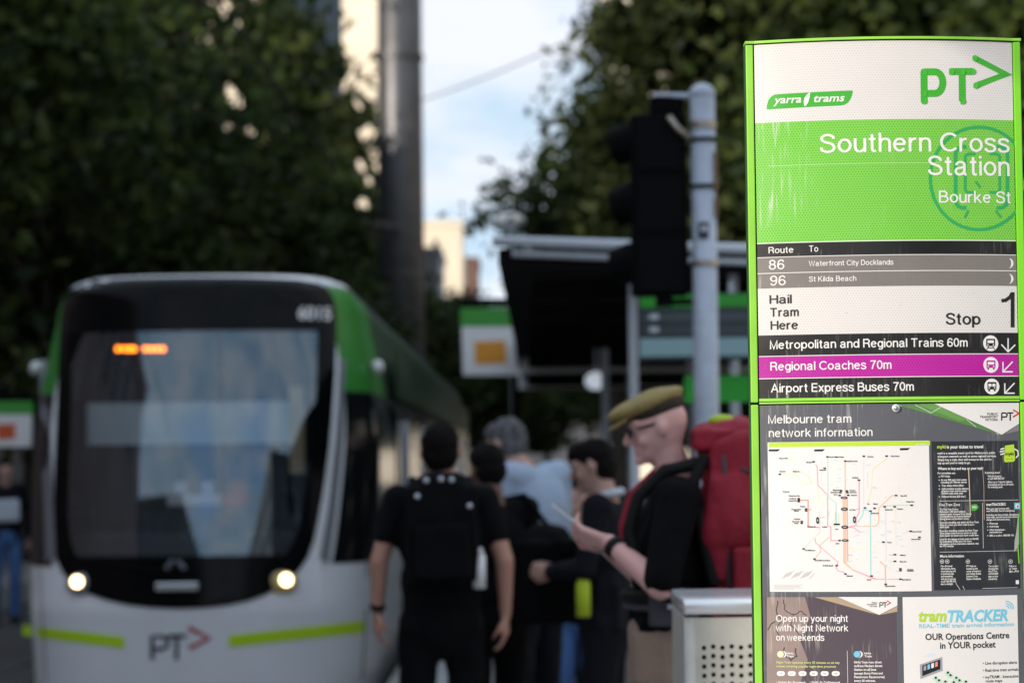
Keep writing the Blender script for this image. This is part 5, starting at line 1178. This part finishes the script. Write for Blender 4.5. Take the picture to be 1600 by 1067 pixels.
def person(label, x, y, h, rz, skin, top, legs, pose={}, hair='hairk', sleeve=.62, z=0, fine=.0095, group='people waiting on the platform', build=1.0, toplen=.0, waist=0, longsleeve=False):
    J = {**DEF, **pose}; k = h / 1.80
    V3 = lambda n: Vector(J[n])
    root = empty('person', (x, y, z), label, 'person', group, rz)
    bd = MB(); H = V3('head'); HR = Matrix.Rotation(J['pitch'], 3, 'X')
    hs = J.get('hs', 1.0)
    def hp(p): return H + HR @ Vector(p) * hs
    bd.ell(H, (.074*hs, .092*hs, .112*hs), HR, 20, 14); bd.ell(hp((0, .035, -.055)), (.052*hs, .055*hs, .062*hs), HR); bd.ell(hp((0, -.02, .02)), (.077*hs, .088*hs, .092*hs), HR)
    cap(bd, hp((0, .092, .012)), hp((0, .112, -.022)), .009, .014, 8); cap(bd, hp((-.03, .080, .025)), hp((.03, .080, .025)), .012, .012, 8)
    bd.ell(hp((0, .085, -.093)), (.022*hs, .018*hs, .018*hs), HR); cap(bd, hp((-.018, .087, -.058)), hp((.018, .087, -.058)), .008, .008, 8)
    for s in (-1, 1):
        bd.ell(hp((s * .080, -.010, -.004)), (.013*hs, .018*hs, .031*hs), HR); cap(bd, hp((s * .02, .083, .028)), hp((s * .052, .070, .030)), .009, .008, 8); bd.ell(hp((s * .045, .055, -.03)), (.022*hs, .025*hs, .022*hs), HR)
    cap(bd, V3('neck') - Vector((0, 0, .03)), hp((0, -.015, -.06)), .062, .056 if hs == 1 else .050)
    B = build
    bd.ell((0, 0, 1.30), (.165*B, .11, .19)); bd.ell((0, .005, 1.08), (.145*B, .105, .17)); bd.ell((0, 0, .94), (.160*B, .115, .13))
    for s in 'LR':
        sh, el, wr, hip, kn, an = (V3(n + s) for n in ('sh', 'el', 'wr', 'hip', 'kn', 'an'))
        cap(bd, (sh.x * .4, 0, 1.44), sh, .062, .058); cap(bd, sh, el, .052, .040); cap(bd, el, wr, .042, .027)
        hand(bd, wr, J['hd' + s], J['hn' + s], J['cu' + s], 1 if s == 'L' else -1)
        cap(bd, hip, kn, .083, .056); cap(bd, kn, an, .056, .038); cap(bd, an + Vector((0, -.02, -.04)), an + Vector((0, .15, -.055)), .038, .028)
    me = voxelize(bd, fine, 4); body = link('body', me, SKIN[skin], root, local=True, smooth=True)
    for s in (-1, 1):
        e = MB().ell(hp((s * .030, .082, .010)), .0115); link('eye', e.mesh('eye'), M['trimgrey'], root, local=True, smooth=True)
    # top
    t = MB(); t.ell((0, 0, 1.30), (.182*B, .128, .20)); t.ell((0, .005, 1.10), (.165*B, .123, .19)); 
    t.box((-.150*B, -.095, .90 + waist), (.150*B, .10, 1.12)); t.ell((0, 0, .94 + waist), (.172*B - waist*.1, .125, .10))
    cap(t, V3('neck') - Vector((0, 0, .055)), V3('neck') - Vector((0, 0, .05)), .074, .07)
    for s in 'LR':
        sh, el, wr = (V3(n + s) for n in ('sh', 'el', 'wr'))
        cap(t, (sh.x * .4, 0, 1.44), sh, .075, .070)
        if longsleeve: cap(t, sh, el, .064, .053); cap(t, el, el.lerp(wr, .95), .054, .040)
        else: cap(t, sh, sh.lerp(el, sleeve), .067, .058)
    link('top', voxelize(t, .012, 4, .008, seed=x * 9), CL[top], root, local=True, smooth=True)
    t = MB(); t.ell((0, 0, .93), (.172*B, .130, .155))
    if waist: t.box((-.165, -.12, .93), (.165, .125, .93 + waist)); t.ell((0, 0, .93 + waist), (.168, .128, .05))
    for s in 'LR':
        hip, kn, an = (V3(n + s) for n in ('hip', 'kn', 'an'))
        cap(t, hip, kn, .097, .073); cap(t, kn, an + Vector((0, 0, .02)), .073, .062)
    link('trousers', voxelize(t, .012, 4, .009, seed=x * 5), CL[legs], root, local=True, smooth=True)
    for s in 'LR':
        an = V3('an' + s); f = MB(); cap(f, an + Vector((0, -.03, -.045)), an + Vector((0, .15, -.055)), .05, .040); f.box(tuple(an + Vector((-.045, -.08, -.09))), tuple(an + Vector((.045, .19, -.07))))
        link('shoe', voxelize(f, .012, 2), CL['shoe'], root, local=True, smooth=True)
    if hair:
        t = MB(); t.ell(hp((0, -.020, .032)), (.085, .096, .094), HR); t.ell(hp((0, -.040, -.012)), (.079, .072, .086), HR); t.ell(hp((0, .03, .072)), (.066, .072, .045), HR)
        link('hair', voxelize(t, .007, 2, .006, (38, 38, 38)), CL[hair], root, local=True, smooth=True)
    root.scale = (k, k, k)
    return root, hp
def attach(name, mb, m, root, vox=None, fold=0, smooth=True, seed=0):
    me = voxelize(mb, vox, 3, fold, seed=seed) if vox else mb.mesh(name)
    me.name = name; return link(name, me, m, root, local=True, smooth=smooth)
def thing_at(name, label, cat, root, p, mb, m, vox=None, fold=0, seed=0):
    """a carried thing of its own: modelled in the carrier's frame, placed in the world"""
    W = Matrix.Translation(root.location) @ Matrix.Rotation(root.rotation_euler.z, 4, 'Z') @ Matrix.Scale(root.scale.x, 4)
    o = bpy.data.objects.new(name, None); col.objects.link(o); o.location = W @ Vector(p); o.rotation_euler = root.rotation_euler; o.scale = root.scale; o.empty_display_size = .1
    tag(o, label, cat)
    o['_p'] = 1; del o['_p']
    return o, Vector(p)
def sub(name, mb, m, o, p, vox=None, fold=0, seed=0, smooth=True, parent=None):
    me = voxelize(mb, vox, 3, fold, seed=seed) if vox else mb.mesh(name)
    me.transform(Matrix.Translation(-p)); me.name = name; return link(name, me, m, parent or o, local=True, smooth=smooth)

# 1 man in a cap with the big red pack, looking at his phone
def wx(px, Y): return at(px, 712, Y).x
R1, hp = person('man in khaki flat cap and black t-shirt facing left and looking down at his phone', .452, 7.5, 1.86, R(90), 'pink', 'black', 'tan', dict(
    hs=.90, head=(0, .035, 1.685), pitch=R(-15), neck=(0, -.03, 1.49), shL=(-.19, -.02, 1.475), shR=(.19, -.02, 1.475), elL=(-.27, .045, 1.225), wrL=(-.085, .185, 1.345), elR=(.26, .05, 1.215), wrR=(.10, .19, 1.33),
    hdL=(.45, 1, .28), hnL=(.6, -.4, .8), cuL=.55, hdR=(-.45, 1, .26), hnR=(-.6, -.4, .8), cuR=.6), hair=None, sleeve=.93, fine=.0075, waist=.16)
t = MB(); r_ = Matrix.Rotation(R(-33), 3, 'X')
capc = hp((0, .015, .085))
t.ell(capc, (.090, .125, .032), Matrix.Rotation(R(-22), 3, 'X'), 24, 10); t.ell(hp((0, -.03, .095)), (.076, .078, .030), Matrix.Rotation(R(-10), 3, 'X'))
cp = attach('cap', t, CL['khaki'], R1, .007, .004)
t = MB(); t.ell(hp((0, -.012, .060)), (.078, .096, .042), Matrix.Rotation(R(-18), 3, 'X'), 24, 10)
attach('cap_band', t, CL['capdark'], R1, .007, .003)
t = MB(); t.ell(hp((0, .112, .046)), (.062, .050, .008), Matrix.Rotation(R(-34), 3, 'X'), 20, 8); attach('cap_peak', t, CL['khaki'], R1, .005)
t = MB()
for s in (-1, 1):
    t.tube([hp((s*.068, .07, .012)), hp((s*.080, -.01, .012))], .0035, 6)
t.tube([hp((-.068, .088, .010)), hp((0, .102, .014)), hp((.068, .088, .010))], .0035, 6); attach('spectacle_frame', t, CL['shoe'], R1)
for s in (-1, 1): attach('lens', MB().ell(hp((s*.036, .094, .004)), (.025, .006, .017)), CL['lens'], R1)
t = MB(); w0 = Vector((-.27, .045, 1.225)).lerp(Vector((-.085, .185, 1.345)), .86); dd = (Vector((-.085, .185, 1.345)) - Vector((-.27, .045, 1.225))).normalized(); t.tube([w0 - dd * .014, w0 + dd * .014], .0345, 16); attach('watch', t, CL['shoe'], R1)
t = MB(); t.tube([(0, -.115 + .0, .955), (0, 0, .955)], .01, 4); 
ph, p = thing_at('phone', 'white phone held low in both hands of the man in the khaki cap', 'phone', R1, (0, .30, 1.40), None, None)
q = Matrix.Rotation(R(38), 3, 'X'); t = MB(); t.box((-.037, .225, 1.414), (.037, .365, 1.423), q, (0, .30, 1.418)); sub('case', t, M['white'], ph, p, smooth=False); t = MB(); t.box((-.033, .230, 1.4235), (.033, .360, 1.4245), q, (0, .30, 1.418)); sub('screen', t, M['winglass'], ph, p, smooth=False)
wb_, p = thing_at('waist_pouch', 'dark grey pouch with a pale badge on the hip of the man in the cap', 'bag', R1, (-.15, .0, 1.16), None, None)
t = MB(); t.box((-.19, -.07, 1.10), (-.13, .075, 1.20)); sub('pouch', t, CL['grey'], wb_, p, .008, .003)
t = MB(); t.box((-.207, .0, 1.155), (-.197, .022, 1.168)); sub('badge', t, M['alu'], wb_, p, smooth=False)
t = MB(); t.tube([(-.175*math.cos(R(a)), .132*math.sin(R(a)), 1.155) for a in range(0, 361, 20)], .012, 8, False); sub('belt', t, CL['grey'], wb_, p)
bp, p = thing_at('hiking_backpack', 'large dark red hiking backpack on the back of the man in the khaki cap', 'backpack', R1, (0, -.3, 1.15), None, None)
t = MB(); 
for z_, w_, d0, d1 in ((1.22, .150, -.12, -.33), (1.32, .185, -.11, -.40), (1.44, .195, -.105, -.42), (1.56, .175, -.10, -.38)): t.box((-w_, d1, z_ - .09), (w_, d0, z_ + .09))
t.ell((0, -.26, 1.40), (.215, .19, .24)); sub('main_bag', t, CL['red'], bp, p, .011, .032, 3)
t = MB(); t.box((-.15, -.37, 1.62), (.15, -.07, 1.675)); t.ell((0, -.22, 1.665), (.155, .165, .05)); sub('lid', t, CL['red'], bp, p, .010, .012, 7)
t = MB(); t.box((-.11, -.46, 1.14), (.11, -.38, 1.40)); sub('front_pocket', t, CL['red'], bp, p, .010, .01, 9)
t = MB(); t.box((-.215, -.33, 1.16), (-.165, -.17, 1.33)); sub('side_pocket', t, CL['red'], bp, p, .008, .008, 11)
t = MB(); t.tube([(-.19, -.12, 1.40), (-.193, -.2, 1.385), (-.195, -.30, 1.375), (-.19, -.39, 1.37)], .006, 6); t.tube([(-.16, -.12, 1.60), (-.19, -.22, 1.55), (-.195, -.34, 1.52)], .005, 6); t.tube([(-.185, -.16, 1.20), (-.195, -.16, 1.40), (-.18, -.15, 1.60)], .007, 6); sub('compression_strap', t, CL['grey'], bp, p)
t = MB(); t.ell((-.02, -.16, 1.70), (.05, .045, .022)); sub('rain_cover', t, CL['lime'], bp, p, .008)
for s in (-1, 1):
    t = MB(); t.tube([(s*.12, -.13, 1.58), (s*.13, -.08, 1.575), (s*.135, .02, 1.555), (s*.135, .10, 1.48), (s*.14, .13, 1.38), (s*.155, .10, 1.26), (s*.175, -.02, 1.20), (s*.16, -.12, 1.18)], .022, 8); sub('shoulder_strap', t, CL['red'] if s > 0 else CL['shoe'], bp, p, .009)
t = MB(); t.tube([(-.155, -.10, 1.60), (-.165, -.06, 1.52), (-.18, -.09, 1.35), (-.17, -.12, 1.22)], .020, 8); sub('back_padding', t, CL['shoe'], bp, p, .009)
t = MB(); t.tube([(-.178*math.cos(R(a)), .135*math.sin(R(a)), 1.215 - .03) for a in range(-30, 211, 20)], .022, 8); sub('hip_belt', t, CL['shoe'], bp, p, .009)

# 2 man in black seen from behind
R2, hp = person('man in black t-shirt and black trousers seen from behind, nearest the tram', wx(688, 10.5), 10.5, 1.82, R(3), 'tan', 'black', 'black2', dict(
    elL=(-.265, -.03, 1.20), wrL=(-.275, .03, .985), elR=(.27, -.03, 1.20), wrR=(.275, .04, .965), knL=(-.12, .02, .5), anL=(-.17, -.05, .09), knR=(.11, .06, .5), anR=(.13, .12, .09)), sleeve=.60, build=1.08)
t = MB(); a, b2 = Vector((-.265, -.03, 1.20)), Vector((-.275, .03, .985)); t.tube([a.lerp(b2, .86), a.lerp(b2, .97)], .034, 14); attach('watch', t, CL['shoe'], R2)
bp, p = thing_at('backpack', 'black backpack with small white badges worn by the man nearest the tram', 'backpack', R2, (0, -.2, 1.15), None, None)
t = MB(); t.box((-.150, -.27, 1.12), (.150, -.125, 1.52)); t.ell((0, -.20, 1.52), (.14, .07, .06)); sub('main_bag', t, CL['black'], bp, p, .012, .01, 2)
t = MB(); t.box((-.115, -.325, 1.14), (.115, -.27, 1.36)); sub('front_pocket', t, CL['black2'], bp, p, .012, .006)
for (px, py) in ((666, 750), (689, 748), (706, 749), (652, 775), (734, 790)):
    c = at(px, py, 10.2); l_ = R2.matrix_world; W = Matrix.Translation(R2.location) @ Matrix.Rotation(R2.rotation_euler.z, 4, 'Z') @ Matrix.Scale(R2.scale.x, 4); c = W.inverted() @ c
    yb = -.275 if abs(c.x) < .14 else -.20
    t = MB(); t.ell((c.x, yb - .012, c.z), (.011, .006, .011)); sub('badge', t, M['alu'], bp, p)
t = MB(); t.tube([(.155, -.22, 1.09), (.155, -.22, 1.23)], .028, 12); t.tube([(.155, -.22, 1.23), (.155, -.22, 1.26)], [.02, .014], 10); o_, p2 = thing_at('bottle', 'small white bottle in the side pocket of the badge covered black backpack', 'bottle', R2, (.155, -.22, 1.09), None, None); sub('bottle_body', t, M['white'], o_, p2)
for s in (-1, 1):
    t = MB(); t.tube([(s*.10, -.14, 1.52), (s*.12, -.06, 1.545), (s*.125, .04, 1.52), (s*.135, .12, 1.38), (s*.15, .04, 1.22), (s*.14, -.13, 1.16)], .020, 8); sub('shoulder_strap', t, CL['black'], bp, p, .009)

# 3 person with dark hair and shoulder bag
R3, hp = person('dark haired person in black with a black shoulder bag, right of the man in black', wx(768, 11.2), 11.2, 1.74, R(30), 'brown', 'black', 'black2', dict(elR=(.24, .02, 1.19), wrR=(.20, .18, 1.02), hdR=(0, .8, -.5), head=(0, .05, 1.655), pitch=R(-14), cuR=.7), longsleeve=True)
bg_, p = thing_at('shoulder_bag', 'big black bag hanging behind the dark haired person in black', 'bag', R3, (.22, -.16, 1.1), None, None)
t = MB(); t.box((.02, -.36, .93), (.30, -.14, 1.32)); t.ell((.16, -.24, 1.32), (.13, .1, .08)); sub('bag_body', t, CL['black'], bg_, p, .014, .012, 4)
t = MB(); t.tube([(.22, -.15, 1.38), (.15, -.05, 1.53), (.05, .08, 1.50), (-.10, .13, 1.30)], .014, 8); sub('strap', t, CL['black'], bg_, p)
c_, p = thing_at('paper_cup', 'small white cup in the hand of the dark haired person in black', 'cup', R3, (.20, .26, .97), None, None)
t = MB(); t.tube([(.20, .27, .95), (.20, .27, 1.03)], [.024, .034], 14); sub('cup_body', t, M['white'], c_, p)
# 4 grey haired man in blue shirt
R4, hp = person('grey haired man in a light blue shirt, turned away in the middle of the queue', wx(834, 12.2), 12.2, 1.93, R(50), 'fair', 'blue', 'navy', dict(head=(0, .17, 1.605), neck=(0, .06, 1.50), pitch=R(-16), elL=(-.26, .06, 1.20), wrL=(-.18, .27, 1.15), elR=(.26, .05, 1.2), wrR=(.18, .25, 1.14), hdL=(.5, 1, 0), hdR=(-.5, 1, 0)), hair='hairg', longsleeve=True, build=1.12)
# 5 man in dark suit
R5, hp = person('dark haired man in dark suit and white collar, left of the man in the cap', wx(944, 10.8), 10.8, 1.76, R(78), 'fair', 'navy', 'navy', dict(head=(0, .055, 1.65), pitch=R(-18), elL=(-.25, .05, 1.19), wrL=(-.10, .24, 1.17), elR=(.25, .05, 1.19), wrR=(.10, .24, 1.17), hdL=(.4, 1, .1), hdR=(-.4, 1, .1), cuL=.8, cuR=.8), longsleeve=True, build=1.1)
t = MB(); t.tube([(.075*math.cos(R(a)), -.005 + .072*math.sin(R(a)), 1.515 + .018*math.sin(R(a)+math.pi)) for a in range(0, 361, 24)], .018, 8, False); attach('collar', t, CL['white'], R5)
t = MB(); t.box((-.20, .02, 1.32), (-.19, .055, 1.40)); attach('name_badge', t, M['white'], R5)
o_, p = thing_at('drink_bottle', 'lime yellow bottle carried at the side of the man in the dark suit', 'bottle', R5, (-.2, .08, 1.05), None, None)
t = MB(); t.tube([(-.24, .06, .98), (-.24, .06, 1.12), (-.24, .06, 1.16), (-.24, .06, 1.19)], [.033, .033, .018, .016], 14); sub('bottle_body', t, CL['lime'], o_, p)
# 6 small person in jeans
R6, hp = person('short person in green top and blue jeans, half hidden behind the man in the suit', wx(902, 13.4), 13.4, 1.56, R(165), 'fair', 'green', 'jeans', dict(elL=(-.24, .05, 1.2), wrL=(-.12, .22, 1.2), hdL=(.6, .8, .3), knL=(-.10, .06, .5), anL=(-.14, .1, .09)))
# 7 commuter further along, and one across the tracks
R7, hp = person('commuter in dark clothes further along, right of the thin shelter post', wx(884, 16.8), 16.8, 1.62, R(20), 'brown', 'black', 'navy', {}, longsleeve=True)
R8, hp = person('person in dark clothes on the far platform at the left edge', wx(8, 25), 25, 1.72, R(200), 'fair', 'navy', 'jeans', {}, longsleeve=True, group='people on the far platform')
o_, p = thing_at('tote_bag', 'pale tote bag held by the person on the far platform', 'bag', R8, (0, .2, 1.1), None, None)
t = MB(); t.box((-.13, .13, 1.10), (.13, .19, 1.34)); sub('bag_body', t, CL['white'], o_, p, .012, .006)

# fleet number on the tram's glass
c = bpy.data.curves.new('t', 'FONT'); c.body = '6015'; c.offset = .03; o = bpy.data.objects.new('t', c); col.objects.link(o)
me = bpy.data.meshes.new_from_object(o.evaluated_get(bpy.context.evaluated_depsgraph_get())); bpy.data.objects.remove(o)
xs_ = [v.co.x for v in me.vertices]; A = front_xz(466, 498); B_ = front_xz(518, 498); T_ = front_xz(492, 480)
for v in me.vertices:
    X = A[0] + (v.co.x - min(xs_)) * (B_[0] - A[0]) / (max(xs_) - min(xs_)); Z = A[1] + v.co.y / .7 * (T_[1] - A[1]); v.co = (X, tram_y(X, Z, .024), Z)
me.materials.clear(); me.name = 'fleet_number'; link('fleet_number', me, M['white'], tram)
